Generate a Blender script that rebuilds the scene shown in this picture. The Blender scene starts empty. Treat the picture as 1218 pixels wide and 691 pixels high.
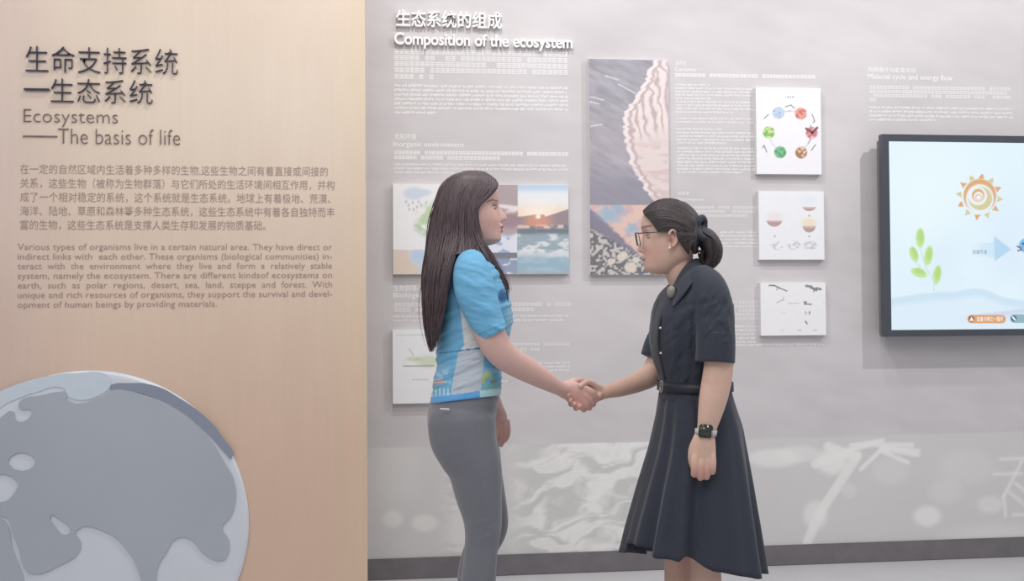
import bpy, bmesh, math, random
import numpy as np
from mathutils import Vector, Matrix, noise as mnoise

# ---------------------------------------------------------------- camera
F, CX, CY = 1200.0, 609.0, 345.5
YAW, PITCH, ROLL, HC = 0.1136, 0.020, -0.0066, 1.22
_f = Vector((math.sin(YAW)*math.cos(PITCH), math.cos(YAW)*math.cos(PITCH), math.sin(PITCH)))
_r = Vector((math.cos(YAW), -math.sin(YAW), 0)); _u = _r.cross(_f)
R_ = _r*math.cos(ROLL) + _u*math.sin(ROLL)
U_ = -_r*math.sin(ROLL) + _u*math.cos(ROLL)
F_ = _f
scn = bpy.context.scene
COL = scn.collection
cd = bpy.data.cameras.new('camera'); cam = bpy.data.objects.new('camera', cd); COL.objects.link(cam)
cd.sensor_width = 36; cd.lens = 36*F/1218; cd.clip_start = 0.05
m = Matrix((R_, U_, -F_)).transposed().to_4x4(); m.translation = (0, 0, HC); cam.matrix_world = m
scn.camera = cam
# ---------------------------------------------------------------- light
w = bpy.data.worlds.new('world'); scn.world = w; w.use_nodes = True
w.node_tree.nodes['Background'].inputs[0].default_value = (0.93, 0.95, 1.0, 1)
w.node_tree.nodes['Background'].inputs[1].default_value = 0.48
scn.view_settings.view_transform = 'Standard'; scn.view_settings.look = 'None'
scn.view_settings.exposure = 0.0; scn.view_settings.gamma = 1
def area(name, loc, target, size, power, color=(1, 1, 1), sy=None):
    l = bpy.data.lights.new(name, 'AREA'); l.energy = power; l.color = color
    l.shape = 'RECTANGLE'; l.size = size; l.size_y = sy or size
    o = bpy.data.objects.new(name, l); COL.objects.link(o); o.location = loc
    o.rotation_euler = (Vector(target)-Vector(loc)).to_track_quat('-Z', 'Y').to_euler()
area('track_light_left', (0.15, 3.05, 4.4), (0.1, 4.7, 1.0), 0.16, 32, (1, .98, .98))
area('track_light_middle', (1.5, 3.1, 4.3), (1.4, 4.7, 1.0), 0.14, 16, (1, .98, .98))
area('track_light_right', (3.35, 2.6, 3.9), (2.2, 4.7, 1.0), 0.10, 42, (1, .98, .98))
area('front_fill_light', (-0.2, 0.9, 3.6), (0.2, 3.4, 0.7), 1.6, 42, (1, .98, .97))  # added soft front fill for the two people, not a fixture of the room
area('panel_wash_light', (-2.6, 1.6, 3.9), (-1.6, 4.1, 1.0), 0.6, 21, (1, .97, .94))

# ---------------------------------------------------------------- helpers
def ray(px, py): return F_ + R_*((px-CX)/F) - U_*((py-CY)/F)
def at(px, py, Y):
    d = ray(px, py); t = Y/d.y
    return Vector((d.x*t, Y, HC + d.z*t))
def proj(v):                      # world arrays -> reference coordinates used while modelling
    v = np.asarray(v, float) - np.array([0, 0, HC])
    z = v @ np.array(F_)
    return CX + F*(v @ np.array(R_))/z, CY - F*(v @ np.array(U_))/z
_d = ray(435, 690); YW = -HC*_d.y/_d.z            # back wall plane
_d = ray(560, 204); YP = (1.66-HC)*_d.y/_d.z      # plane the two people stand in
YPAN = 4.0                                        # face of the beige panel wall
def lin(c):
    c = np.asarray(c, float)/255.0
    return np.where(c <= .04045, c/12.92, ((c+.055)/1.055)**2.4)
def mat(name, rgb, rough=.6, var=.04, scale=30, sss=0, metal=0, spec=.4, bump=0, bscale=200, sheen=0, stretch=None):
    m = bpy.data.materials.new(name); m.use_nodes = True; nt = m.node_tree; n = nt.nodes; b = n['Principled BSDF']
    b.inputs['Roughness'].default_value = rough; b.inputs['Metallic'].default_value = metal
    b.inputs['Specular IOR Level'].default_value = spec
    if sss:
        b.inputs['Subsurface Weight'].default_value = sss; b.inputs['Subsurface Radius'].default_value = (.012, .005, .003)
        b.inputs['Subsurface Scale'].default_value = 1
    if sheen: b.inputs['Sheen Weight'].default_value = sheen
    tc = n.new('ShaderNodeTexCoord'); mp = n.new('ShaderNodeMapping'); nt.links.new(tc.outputs['Object'], mp.inputs[0])
    if stretch: mp.inputs['Scale'].default_value = stretch
    nz = n.new('ShaderNodeTexNoise'); nz.inputs['Scale'].default_value = scale; nz.inputs['Detail'].default_value = 4
    nt.links.new(mp.outputs[0], nz.inputs[0])
    mr = n.new('ShaderNodeMapRange'); mr.inputs[1].default_value = .3; mr.inputs[2].default_value = .7
    mr.inputs[3].default_value = 1-var; mr.inputs[4].default_value = 1+var; nt.links.new(nz.outputs[0], mr.inputs[0])
    mx = n.new('ShaderNodeVectorMath'); mx.operation = 'SCALE'; nt.links.new(mr.outputs[0], mx.inputs['Scale'])
    if rgb == 'attr':
        a = n.new('ShaderNodeAttribute'); a.attribute_name = 'Col'; nt.links.new(a.outputs['Color'], mx.inputs[0])
    else: mx.inputs[0].default_value = tuple(lin(rgb))
    nt.links.new(mx.outputs[0], b.inputs['Base Color'])
    if bump:
        bn = n.new('ShaderNodeTexNoise'); bn.inputs['Scale'].default_value = bscale; nt.links.new(mp.outputs[0], bn.inputs[0])
        bp = n.new('ShaderNodeBump'); bp.inputs['Strength'].default_value = bump; bp.inputs['Distance'].default_value = .002
        nt.links.new(bn.outputs[0], bp.inputs['Height']); nt.links.new(bp.outputs[0], b.inputs['Normal'])
    return m
def link(name, mesh, m=None, parent=None, smooth=False):
    o = bpy.data.objects.new(name, mesh); COL.objects.link(o)
    if m: mesh.materials.append(m)
    if parent: o.parent = parent
    if smooth: mesh.polygons.foreach_set('use_smooth', np.ones(len(mesh.polygons), bool))
    return o
def obj(name, bm, m, parent=None, smooth=False):
    me = bpy.data.meshes.new(name); bmesh.ops.recalc_face_normals(bm, faces=bm.faces); bm.to_mesh(me); bm.free()
    return link(name, me, m, parent, smooth)
def thing(name, label, cat, group=None, loc=(0, 0, 0)):
    o = bpy.data.objects.new(name, None); COL.objects.link(o); tag(o, label, cat, group); return o
def tag(o, label=None, cat=None, group=None, kind=None):
    for k, v in (('label', label), ('category', cat), ('group', group), ('kind', kind)):
        if v: o[k] = v
    return o
def box(bm, x0, x1, y0, y1, z0, z1, bev=0):
    r = bmesh.ops.create_cube(bm, size=1)
    for v in r['verts']:
        v.co = Vector(((x0+x1)/2+v.co.x*(x1-x0), (y0+y1)/2+v.co.y*(y1-y0), (z0+z1)/2+v.co.z*(z1-z0)))
    if bev:
        es = list({e for v in r['verts'] for e in v.link_edges})
        bmesh.ops.bevel(bm, geom=es, offset=bev, segments=2, affect='EDGES')
def prism(bm, pts, y0, y1):
    """polygon given as (x,z) points, from y0 (front) to y1 (back)"""
    a = [bm.verts.new((p[0], y0, p[1])) for p in pts]; b = [bm.verts.new((p[0], y1, p[1])) for p in pts]
    bm.faces.new(a); bm.faces.new(b[::-1]); n = len(pts)
    for i in range(n): bm.faces.new((a[i], b[i], b[(i+1) % n], a[(i+1) % n]))
def pxpoly(pts, Y): return [(at(x, y, Y).x, at(x, y, Y).z) for x, y in pts]

# numpy painting (prints only)
def vnoise(x, y, s=0):
    x = np.asarray(x, float); y = np.asarray(y, float)
    xi, yi = np.floor(x).astype(np.int64), np.floor(y).astype(np.int64); fx, fy = x-xi, y-yi
    fx = fx*fx*(3-2*fx); fy = fy*fy*(3-2*fy)
    def h(a, b):
        n = (a*374761393 + b*668265263 + s*1442695041) & 0x7fffffff
        n = ((n ^ (n >> 13))*1274126177) & 0x7fffffff
        return ((n ^ (n >> 16)) & 0xffff)/65535.0
    return (h(xi, yi)*(1-fx)+h(xi+1, yi)*fx)*(1-fy)+(h(xi, yi+1)*(1-fx)+h(xi+1, yi+1)*fx)*fy
def fbm(x, y, s=0, o=4):
    r = 0; a = .5
    for k in range(o): r = r+a*vnoise(x*2**k, y*2**k, s+k*7); a *= .5
    return r
def sm(a, b, x): t = np.clip((x-a)/(b-a), 0, 1); return t*t*(3-2*t)
def ell(x, y, cx, cy, rx, ry, soft=.15, rot=0):
    c, s = math.cos(rot), math.sin(rot); dx, dy = x-cx, y-cy
    d = np.sqrt(((dx*c+dy*s)/rx)**2+((-dx*s+dy*c)/ry)**2); return 1-sm(1-soft, 1+soft, d)
def poly(x, y, pts):
    ins = np.zeros(x.shape, bool); n = len(pts)
    for i in range(n):
        (x1, y1), (x2, y2) = pts[i], pts[(i+1) % n]
        if y1 == y2: continue
        c = ((y1 > y) != (y2 > y)) & (x < (x2-x1)*(y-y1)/(y2-y1)+x1); ins ^= c
    return ins.astype(float)
def seg(x, y, a, b, wd, soft=.7):
    ax, ay = a; bx, by = b; t = np.clip(((x-ax)*(bx-ax)+(y-ay)*(by-ay))/((bx-ax)**2+(by-ay)**2+1e-9), 0, 1)
    d = np.hypot(x-ax-t*(bx-ax), y-ay-t*(by-ay)); return 1-sm(wd-soft*.5, wd+soft*.5, d)
def mixc(c, col, a): a = np.asarray(a)[..., None]; return c*(1-a)+np.asarray(col, float)*a
def setcol(me, c):
    at_ = me.color_attributes.new('Col', 'FLOAT_COLOR', 'POINT')
    at_.data.foreach_set('color', np.c_[lin(c), np.ones(len(c))].astype(np.float32).ravel())
def painted(name, x0, x1, z0, z1, Y, step, func, m, parent=None):
    nx = max(2, int((x1-x0)/step)); nz = max(2, int((z1-z0)/step))
    X, Z = np.meshgrid(np.linspace(x0, x1, nx+1), np.linspace(z0, z1, nz+1))
    v = np.c_[X.ravel(), np.full(X.size, Y), Z.ravel()]
    i = (np.arange(nz)[:, None]*(nx+1)+np.arange(nx)[None, :]).ravel()
    f = np.c_[i, i+1, i+nx+2, i+nx+1]
    me = bpy.data.meshes.new(name); me.from_pydata(v.tolist(), [], f.tolist())
    px, py = proj(v); setcol(me, np.clip(func(px, py), 0, 255))
    return link(name, me, m, parent)

# text
def textmesh(s, bold=0, extrude=0, res=2):
    c = bpy.data.curves.new('t', 'FONT'); c.body = s; c.size = 1; c.offset = bold; c.extrude = extrude; c.resolution_u = res
    o = bpy.data.objects.new('t', c); COL.objects.link(o); bpy.context.view_layer.update()
    me = bpy.data.meshes.new_from_object(o.evaluated_get(bpy.context.evaluated_depsgraph_get()))
    bpy.data.objects.remove(o); bpy.data.curves.remove(c)
    v = np.zeros(len(me.vertices)*3, np.float32); me.vertices.foreach_get('co', v); v = v.reshape(-1, 3)
    return me, v
def fit(me, v, lo, hi, X0, X1, Z0, Z1, Y, depth, name, m, parent):
    sx = (X1-X0)/(hi[0]-lo[0]); sz = (Z1-Z0)/(hi[1]-lo[1]); zr = max(abs(v[:, 2]).max(), 1e-6)
    o = np.c_[X0+(v[:, 0]-lo[0])*sx, Y-depth/2-v[:, 2]/zr*depth/2 if depth else np.full(len(v), Y), Z0+(v[:, 1]-lo[1])*sz]
    me.vertices.foreach_set('co', o.astype(np.float32).ravel()); me.name = name; me.materials.clear()
    return link(name, me, m, parent)
def rect(x0, x1, yt, yb, Y):
    a = at(x0, yb, Y); return a.x, at(x1, yb, Y).x, a.z, at(x0, yt, Y).z
def printline(s, x0, x1, yt, yb, Y, m, parent, bold=0, name='printed_text'):
    me, v = textmesh(s, bold); X0, X1, Z0, Z1 = rect(x0, x1, yt, yb, Y)
    return fit(me, v, v.min(0), v.max(0), X0, X1, Z0, Z1, Y, 0, name, m, parent)
def letters(s, x0, x1, yt, yb, Y, depth, m, parent, bold=0):
    me, v = textmesh(s, bold, .05); LO, HI = v.min(0), v.max(0); X0, X1, Z0, Z1 = rect(x0, x1, yt, yb, Y-depth)
    kx = (X1-X0)/(HI[0]-LO[0]); kz = (Z1-Z0)/(HI[1]-LO[1])
    for k, ch in enumerate(s):
        if ch == ' ': continue
        g, gv = textmesh(ch, bold, .05, 3); _, pv = textmesh(s[:k+1], bold, .05)
        ox = pv[:, 0].max()-gv[:, 0].max(); lo, hi = gv.min(0), gv.max(0)
        fit(g, gv, lo, hi, X0+(ox+lo[0]-LO[0])*kx, X0+(ox+hi[0]-LO[0])*kx, Z0+(lo[1]-LO[1])*kz, Z0+(hi[1]-LO[1])*kz, Y, depth, 'letter', m, parent)
def blur_lines(name, lines, Y, m, parent, cjk, seed):
    """lines too small to read in the photograph: rows of little marks the size of the print"""
    rnd = random.Random(seed); bm = bmesh.new()
    def q(x0, x1, y0, y1):
        q.k = (q.k+1) % 5; Y_ = Y-.00006*q.k
        a, b, c, d = at(x0, y1, Y_), at(x1, y1, Y_), at(x1, y0, Y_), at(x0, y0, Y_)
        bm.faces.new([bm.verts.new(p) for p in (a, b, c, d)])
    q.k = 0
    for x0, x1, y, h, sl in lines:
        x = x0
        while x < x1-1:
            yy = y+(x-x0)*sl
            if cjk:
                wd = h*.98
                if rnd.random() < .07: x += wd; continue
                for k in range(3): q(x, x+wd*.95, yy+h*(.02+.36*k), yy+h*(.02+.36*k+.22))
                for k in range(2): o = rnd.uniform(.05, .65); q(x+wd*o, x+wd*(o+.17), yy, yy+h*.92)
                x += wd
            else:
                n = rnd.randint(2, 9)
                for _ in range(n):
                    if x > x1: break
                    q(x, x+h*.47, yy+h*rnd.choice([0, .2]), yy+h*rnd.choice([.85, .6, .85])); x += h*.5
                x += h*.4
    me = bpy.data.meshes.new(name); bm.to_mesh(me); bm.free(); return link(name, me, m, parent)

# ---------------------------------------------------------------- materials
M = {}
M['wall'] = mat('mural_wallpaper', 'attr', .55, .01, 3, bump=.15, bscale=60)
M['print'] = mat('card_print', 'attr', .5, .01)
M['skin'] = mat('skin', 'attr', .5, .03, 60, sss=.12, bump=.1, bscale=500)
M['cloth'] = mat('knit_fabric', 'attr', .7, .02, 80, bump=.12, bscale=700, sheen=.1)
M['board'] = mat('white_board', (226, 225, 226), .5, .01)
M['base'] = mat('baseboard_grey', (116, 112, 115), .5, .08, 14)
M['floor'] = mat('pale_floor', (196, 195, 197), .35, .04, 4)
M['white'] = mat('white_letter', (245, 243, 242), .4, .01)
M['wtext'] = mat('white_print', (238, 235, 235), .5, .01)
M['wtext2'] = mat('white_print_faint', (228, 225, 225), .5, .01)
M['dark'] = mat('dark_letter', (60, 58, 76), .35, .06)
M['dprint'] = mat('brown_print', (158, 138, 130), .5, .02)
M['dprint2'] = mat('brown_title_print', (118, 104, 102), .5, .02)
M['beige'] = mat('beige_panel', 'attr', .5, .015, 5, stretch=(9, 9, .6))
M['bezel'] = mat('bezel_grey', (74, 78, 86), .3, .03)
M['tvback'] = mat('tv_side_grey', (120, 114, 116), .4, .03)
M['ocean'] = mat('frosted_white_acrylic', (206, 210, 218), .25, .02, 5, spec=.5)
M['land'] = mat('grey_acrylic', (166, 172, 180), .22, .05, 1.5, spec=.6)
M['band'] = mat('slate_acrylic', (136, 142, 158), .2, .03, 2)
M['hair'] = mat('dark_brown_hair', (80, 66, 69), .5, .5, 90, spec=.5, stretch=(4, 4, .35))
M['hair2'] = mat('black_brown_hair', (62, 53, 54), .5, .4, 45, spec=.5, bump=.6, bscale=55, stretch=(.6, 6, 9))
M['legging'] = mat('grey_legging', (112, 113, 121), .5, .03, 90, bump=.1, bscale=900, sheen=.25)
M['dress'] = mat('charcoal_navy_cloth', (47, 51, 64), .75, .06, 120, bump=.25, bscale=800, sheen=.15)
M['belt'] = mat('belt_cloth', (44, 46, 56), .5, .05)
M['steel'] = mat('polished_metal', (190, 188, 184), .2, .03, metal=1)
M['frame'] = mat('dark_frame', (52, 52, 62), .3, .02)
M['watch'] = mat('dark_watch_glass', (44, 46, 40), .15, .02, spec=.7)
M['strap'] = mat('pale_grey_strap', (196, 192, 192), .5, .02)
M['black'] = mat('black_rubber', (34, 34, 38), .5, .05)
M['shoe'] = mat('shoe_grey', (180, 180, 184), .6, .05)
M['eye'] = mat('eye_white', (225, 218, 214), .2, .01)
M['iris'] = mat('iris_brown', (45, 32, 30), .15, .01)
M['pearl'] = mat('pearl', (236, 226, 218), .2, .01)
def glassmat():
    m = bpy.data.materials.new('lens_glass'); m.use_nodes = True; b = m.node_tree.nodes['Principled BSDF']
    b.inputs['Base Color'].default_value = (.9, .95, 1, 1); b.inputs['Roughness'].default_value = .03
    b.inputs['Transmission Weight'].default_value = 1; b.inputs['IOR'].default_value = 1.05
    return m
M['glass'] = glassmat()

# ---------------------------------------------------------------- setting
bm = bmesh.new(); box(bm, -4, 5, -1.5, YW+.3, -.1, 0); tag(obj('floor', bm, M['floor']), kind='structure')
XL, XR, ZT = -1.9, 3.6, 3.0
def mural(px, py):
    c = np.zeros(px.shape+(3,))+np.array([205, 200, 201.])
    n = fbm(px/90, py/60, 3)-.47; c += (n*16)[..., None]
    diag = fbm((px+py*1.2)/60, (py-px*.35)/16, 11)-.47; c += (diag*10)[..., None]
    # lower band: paler photographic print
    yb = 533-(px-435)*.0243
    b = sm(-.6, .6, py-yb)
    c = mixc(c, [212, 210, 209], b*.8)
    def put(a, col=(238, 237, 233)):
        nonlocal c; c = mixc(c, col, np.clip(a, 0, 1)*b)
    # marble folds in the middle
    reg = sm(590, 640, px)*(1-sm(760, 900, px))
    wv = fbm((px+30*vnoise(px/30, py/20, 5))/38, (py+.25*px+26*vnoise(px/24, py/14, 9))/9, 21)
    put(reg*.75); put(reg*sm(.47, .62, wv)*.9, (204, 202, 201)); put(reg*sm(.30, .42, wv)*(1-sm(.42, .48, wv))*.5, (244, 243, 240))
    reg2 = sm(515, 545, px)*(1-sm(560, 600, px))*sm(548, 575, py)
    put(reg2*.5); put(reg2*sm(.5, .62, wv)*.5, (190, 187, 188))
    for x, y, rx, ry, a in ((467, 617, 12, 10, .6), (505, 622, 15, 10, .6), (990, 549, 18, 15, .9), (970, 613, 14, 17, .7), (1103, 614, 16, 12, .8), (1178, 600, 15, 10, .5), (1010, 583, 9, 9, .3), (920, 545, 30, 11, .7), (950, 540, 26, 10, .5), (1060, 560, 22, 16, .25), (1150, 555, 34, 20, .2), (1125, 585, 20, 14, .25)):
        put(ell(px, py, x, y, rx, ry, .35)*a)
    for p in (((1020, 542), (975, 610)), ((975, 610), (960, 645)), ((1018, 543), (985, 531)), ((1010, 538), (970, 552))):
        put(seg(px, py, *p, 5.5, 3)*.8)
    for p in (((1050, 533), (1024, 558)), ((1048, 532), (1092, 536)), ((1050, 534), (1092, 541)), ((1048, 536), (1080, 550)), ((1040, 529), (1085, 529)), ((1012, 530), (1050, 524)), ((1008, 536), (1040, 528))):
        put(seg(px, py, *p, 2.4, 3)*.9)
    for p in (((1190, 546), (1218, 545)), ((1182, 564), (1215, 563)), ((1216, 548), (1194, 590)), ((1194, 590), (1196, 614)), ((1200, 585), (1225, 605)), ((1205, 612), (1240, 612)), ((1208, 575), (1240, 600))):
        put(seg(px, py, *p, 2, 3)*.7)
    put(ell(px, py, 470, 560, 26, 40, .6)*.25); put(ell(px, py, 1190, 640, 60, 16, .6)*.4)
    return c
wall = painted('wall_back', XL, XR, .09, ZT, YW, .009, mural, M['wall']); tag(wall, kind='structure')
bm = bmesh.new(); box(bm, XL, XR, YW+.004, YW+.15, 0, ZT); tag(obj('wall_backing', bm, M['board']), kind='structure')
zb = at(435, 665, YW).z
bm = bmesh.new(); box(bm, XL, XR, YW-.012, YW+.003, 0, zb, .003); tag(obj('baseboard_back', bm, M['base']), kind='structure')
# beige panel wall
xe = at(435, 345, YPAN).x
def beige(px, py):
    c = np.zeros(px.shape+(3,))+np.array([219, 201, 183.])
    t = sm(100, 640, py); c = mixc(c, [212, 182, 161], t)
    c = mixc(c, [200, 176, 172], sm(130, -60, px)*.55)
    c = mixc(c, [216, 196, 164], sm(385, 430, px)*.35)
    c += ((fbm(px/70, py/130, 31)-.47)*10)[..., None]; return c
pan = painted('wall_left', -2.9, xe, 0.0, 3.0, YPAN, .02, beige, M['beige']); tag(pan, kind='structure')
edge = mat('panel_edge', (226, 208, 178), .5)
bm = bmesh.new(); box(bm, -2.9, xe, YPAN+.002, YPAN+.12, 0, 3.0); obj('panel_core', bm, edge, pan)

# panel lettering
T = thing('raised_sign', 'large dark raised Chinese title at the top of the beige panel', 'sign')
letters('生命支持系统', 30, 211, 54, 85, YPAN, .010, M['dark'], T, -.02)
bm = bmesh.new(); X0, X1, Z0, Z1 = rect(28, 58, 104.6, 106.6, YPAN-.012); box(bm, X0, X1, YPAN-.012, YPAN, Z0, Z1); obj('dash', bm, M['dark'], T)
letters('生态系统', 60, 181, 93, 121, YPAN, .010, M['dark'], T, -.02)
T = thing('english_sign', 'thin dark English title Ecosystems The basis of life on the beige panel', 'sign')
letters('Ecosystems', 28, 140, 129.5, 150, YPAN, .004, M['dprint2'], T, -.02)
letters('——', 27, 68, 161, 162.5, YPAN, .004, M['dprint2'], T)
letters('The basis of life', 69, 214, 152.5, 170.5, YPAN, .004, M['dprint2'], T, -.02)
P = YPAN-.0012
zh = ['在一定的自然区域内生活着多种多样的生物,这些生物之间有着直接或间接的', '关系，这些生物（被称为生物群落）与它们所处的生活环境间相互作用，并构',
      '成了一个相对稳定的系统，这个系统就是生态系统。地球上有着极地、荒漠、', '海洋、陆地、草原和森林等多种生态系统，这些生态系统中有着各自独特而丰', '富的生物，这些生态系统是支撑人类生存和发展的物质基础。']
for k, s in enumerate(zh): printline(s, 24, (390, 398, 393, 398, 316)[k], 195+k*16.6, 207+k*16.6, P, M['dprint'], pan, -.004)
en = ['Various types of organisms live in a certain natural area. They have direct or', 'indirect links with  each other. These organisms (biological communities) in-',
      'teract  with  the  environment  where  they  live  and  form  a  relatively  stable', 'system, namely the ecosystem. There are different kindsof ecosystems on',
      'earth,  such  as  polar  regions,  desert,  sea,  land,  steppe  and  forest.  With', 'unique and rich resources of organisms, they support the survival and devel-', 'opment of human beings by providing materials.']
for k, s in enumerate(en): printline(s, 21, 395 if k < 6 else 258, 289.6+k*11.5, 299.6+k*11.5, P, M['dprint'], pan, -.002)

# globe relief
G = thing('globe_relief', 'big round pale grey globe relief with raised continents on the beige panel', 'globe')
gc = at(105, 628, YPAN); gr = (at(296.5, 628, YPAN).x-gc.x)
bm = bmesh.new(); rings = []
for rr, yy in ((1.0, -.001), (1.0, -.005), (.994, -.010), (.982, -.014), (.965, -.015)):
    rings.append([bm.verts.new((gc.x+gr*rr*math.cos(a), YPAN+yy, gc.z+gr*rr*math.sin(a))) for a in np.linspace(0, 2*math.pi, 129)[:-1]])
for a, b in zip(rings, rings[1:]):
    for i in range(128): bm.faces.new((a[i], a[(i+1) % 128], b[(i+1) % 128], b[i]))
bm.faces.new(rings[-1]); obj('disc', bm, M['ocean'], G)
def plate(name, loops, m, y, dep):
    c = bpy.data.curves.new('p', 'CURVE'); c.dimensions = '2D'; c.fill_mode = 'BOTH'; c.extrude = dep/2
    for lp in loops:
        s = c.splines.new('BEZIER'); s.bezier_points.add(len(lp)-1); s.use_cyclic_u = True
        for bp, (x, yy) in zip(s.bezier_points, lp):
            w_ = at(x/2.648, 430+yy/2.648, YPAN-.018); bp.co = (w_.x, w_.z, 0); bp.handle_left_type = bp.handle_right_type = 'AUTO'
    c.resolution_u = 4
    o = bpy.data.objects.new('p', c); COL.objects.link(o); bpy.context.view_layer.update()
    me = bpy.data.meshes.new_from_object(o.evaluated_get(bpy.context.evaluated_depsgraph_get())); bpy.data.objects.remove(o)
    for v in me.vertices: v.co = (v.co.x, y-dep/2-v.co.z, v.co.y)
    me.materials.clear(); return link(name, me, m, G)
L0 = -180
plate('continent', [[(L0, 300), (-60, 210), (0, 178), (40, 156), (52, 184), (76, 188), (100, 154), (64, 148), (62, 127), (130, 106), (190, 95), (210, 97), (213, 122), (325, 106), (345, 92), (420, 96), (520, 134), (600, 184), (660, 244), (708, 318), (736, 372), (742, 440), (725, 490), (700, 522), (720, 560), (720, 600), (704, 624), (640, 602), (610, 566), (580, 552), (550, 560), (525, 600), (500, 640), (490, 720), (470, 850), (452, 720), (430, 640), (400, 592), (345, 541), (240, 532), (255, 570), (245, 605), (200, 635), (100, 667), (78, 650), (60, 590), (40, 540), (25, 495), (0, 486), (L0, 480)],
    [(28, 322), (65, 286), (112, 322)], [(-30, 366), (56, 378), (45, 415), (12, 441), (-30, 430)], [(160, 485), (185, 495), (222, 535), (205, 545), (176, 520)]], M['land'], YPAN-.015, .006)
plate('continent', [[(L0, 494), (-20, 494), (12, 500), (40, 590), (80, 700), (110, 860), (-60, 900), (L0, 800)]], M['land'], YPAN-.015, .006)
plate('continent', [[(345, 86), (410, 68), (500, 80), (560, 112), (640, 168), (700, 236), (728, 306), (716, 296), (640, 214), (560, 150), (440, 98)]], M['band'], YPAN-.015, .004)
plate('ice_cap', [[(-90, 190), (-20, 108), (70, 66), (160, 44), (240, 36), (338, 42), (350, 60), (330, 96), (215, 112), (200, 84), (110, 98), (20, 132)]], mat('pale_blue_acrylic', (196, 207, 216), .2, .02), YPAN-.015, .003)

# wall titles (raised white letters)
T = thing('wall_title', 'raised white Chinese title at the top left of the grey wall', 'sign')
letters('生态系统的组成', 471, 597, 11, 31.5, YW, .020, M['white'], T, .016)
T = thing('wall_title', 'raised white English title Composition of the ecosystem on the grey wall', 'sign')
letters('Composition of the ecosystem', 469, 681, 38, 57, YW, .020, M['white'], T, .02)
Q = YW-.0004
for s, x0, x1, a, b in (('无机环境', 469, 495, 158.5, 165.5), ('Inorganic environment', 468, 552, 168, 176), ('生物群落', 468, 496, 339, 346), ('Biological community', 468, 560, 348, 356),
                        ('消费者', 803, 816, 72.5, 77.5), ('Consumer', 803, 829, 79.5, 84.5), ('分解者', 806, 820, 227.5, 232), ('Decomposer', 806, 838, 235, 239.5),
                        ('物质循环与能量流动', 1032.5, 1089, 79.5, 85.5), ('Material cycle and energy flow', 1032.5, 1133, 87.5, 95.5)):
    printline(s, x0, x1, a, b, Q, M['white'], wall, 0.0, 'heading_text')
sl = .018
B = [  # cjk?, material, lines (x0,x1,y,h,slope)
 (1, 'wtext2', [(469, 672, 58+7.4*k, 6.2, .019-.0015*k) for k in range(4)]+[(469, 512, 88, 6, .012)]),
 (0, 'wtext2', [(469, 674, 100+5.3*k, 3.8, .016-.001*k) for k in range(6)]+[(469, 519, 132, 3.8, .012)]),
 (1, 'wtext', [(469, 674, 179, 4.6, .011), (469, 595, 184.8, 4.6, .011)]), (0, 'wtext2', [(469, 674, 194, 3.2, .009), (469, 674, 198.7, 3.2, .009), (469, 540, 203.4, 3.2, .009)]),
 (1, 'wtext2', [(469, 677, 360, 5, -.003), (469, 640, 366, 5, -.003)]), (0, 'wtext2', [(467, 677, 375, 3, -.004), (467, 670, 380, 3, -.004)]),
 (1, 'wtext2', [(560, 677, 408, 4, -.006), (560, 640, 414, 4, -.006)]), (0, 'wtext2', [(560, 677, 431+4.4*k, 3, -.008) for k in range(3)]+[(560, 603, 452, 3, -.008)]),
 (1, 'wtext', [(803, 967, 87, 4.6, .014)]),
 (0, 'wtext2', [(803, 845, 99.5, 3, .012)]+[(803, 895, 103.6+4*k, 3, .012) for k in range(3)]+[(803, 845, 115.8, 3, .012)]+[(803, 896, 119.6+4.1*k, 3, .011) for k in range(3)]+[(803, 872, 132, 3, .01)]),
 (0, 'wtext2', [(804, 896, 139.5+4.3*k, 3, .009) for k in range(2)]+[(804, 857, 152, 3, .009)]+[(804, 896, 156.4+4.2*k, 3, .008) for k in range(3)]+[(805, 863, 168.6, 3, .008)]),
 (0, 'wtext2', [(805, 897, 175+4.1*k, 3, .006) for k in range(7)]+[(805, 883, 203.5, 3, .006)]),
 (1, 'wtext2', [(822, 899, 245, 3.6, .004), (824, 897, 250, 3.6, .004), (840, 888, 255, 3.6, .004)]),
 (0, 'wtext2', [(856, 900, 275+4.2*k, 3, .002) for k in range(5)]),
 (1, 'wtext2', [(870, 900, 357.5+4.8*k, 4.2, -.002) for k in range(5)]), (0, 'wtext2', [(874, 900, 387+4.6*k, 3, -.004) for k in range(5)]+[(874, 980, 409, 3, -.006)]),
 (1, 'wtext2', [(1034, 1203, 101.5+5*k, 4.4, .014) for k in range(3)]+[(1034, 1040, 116.5, 4.4, .01)]), (0, 'wtext2', [(1034, 1204, 126+4.9*k, 3.4, .015) for k in range(3)]+[(1034, 1113, 140.8, 3.4, .012)])]
for k, (cj, mt, ls) in enumerate(B): blur_lines('small_print', ls, Q, M[mt], wall, cj, k)

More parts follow.
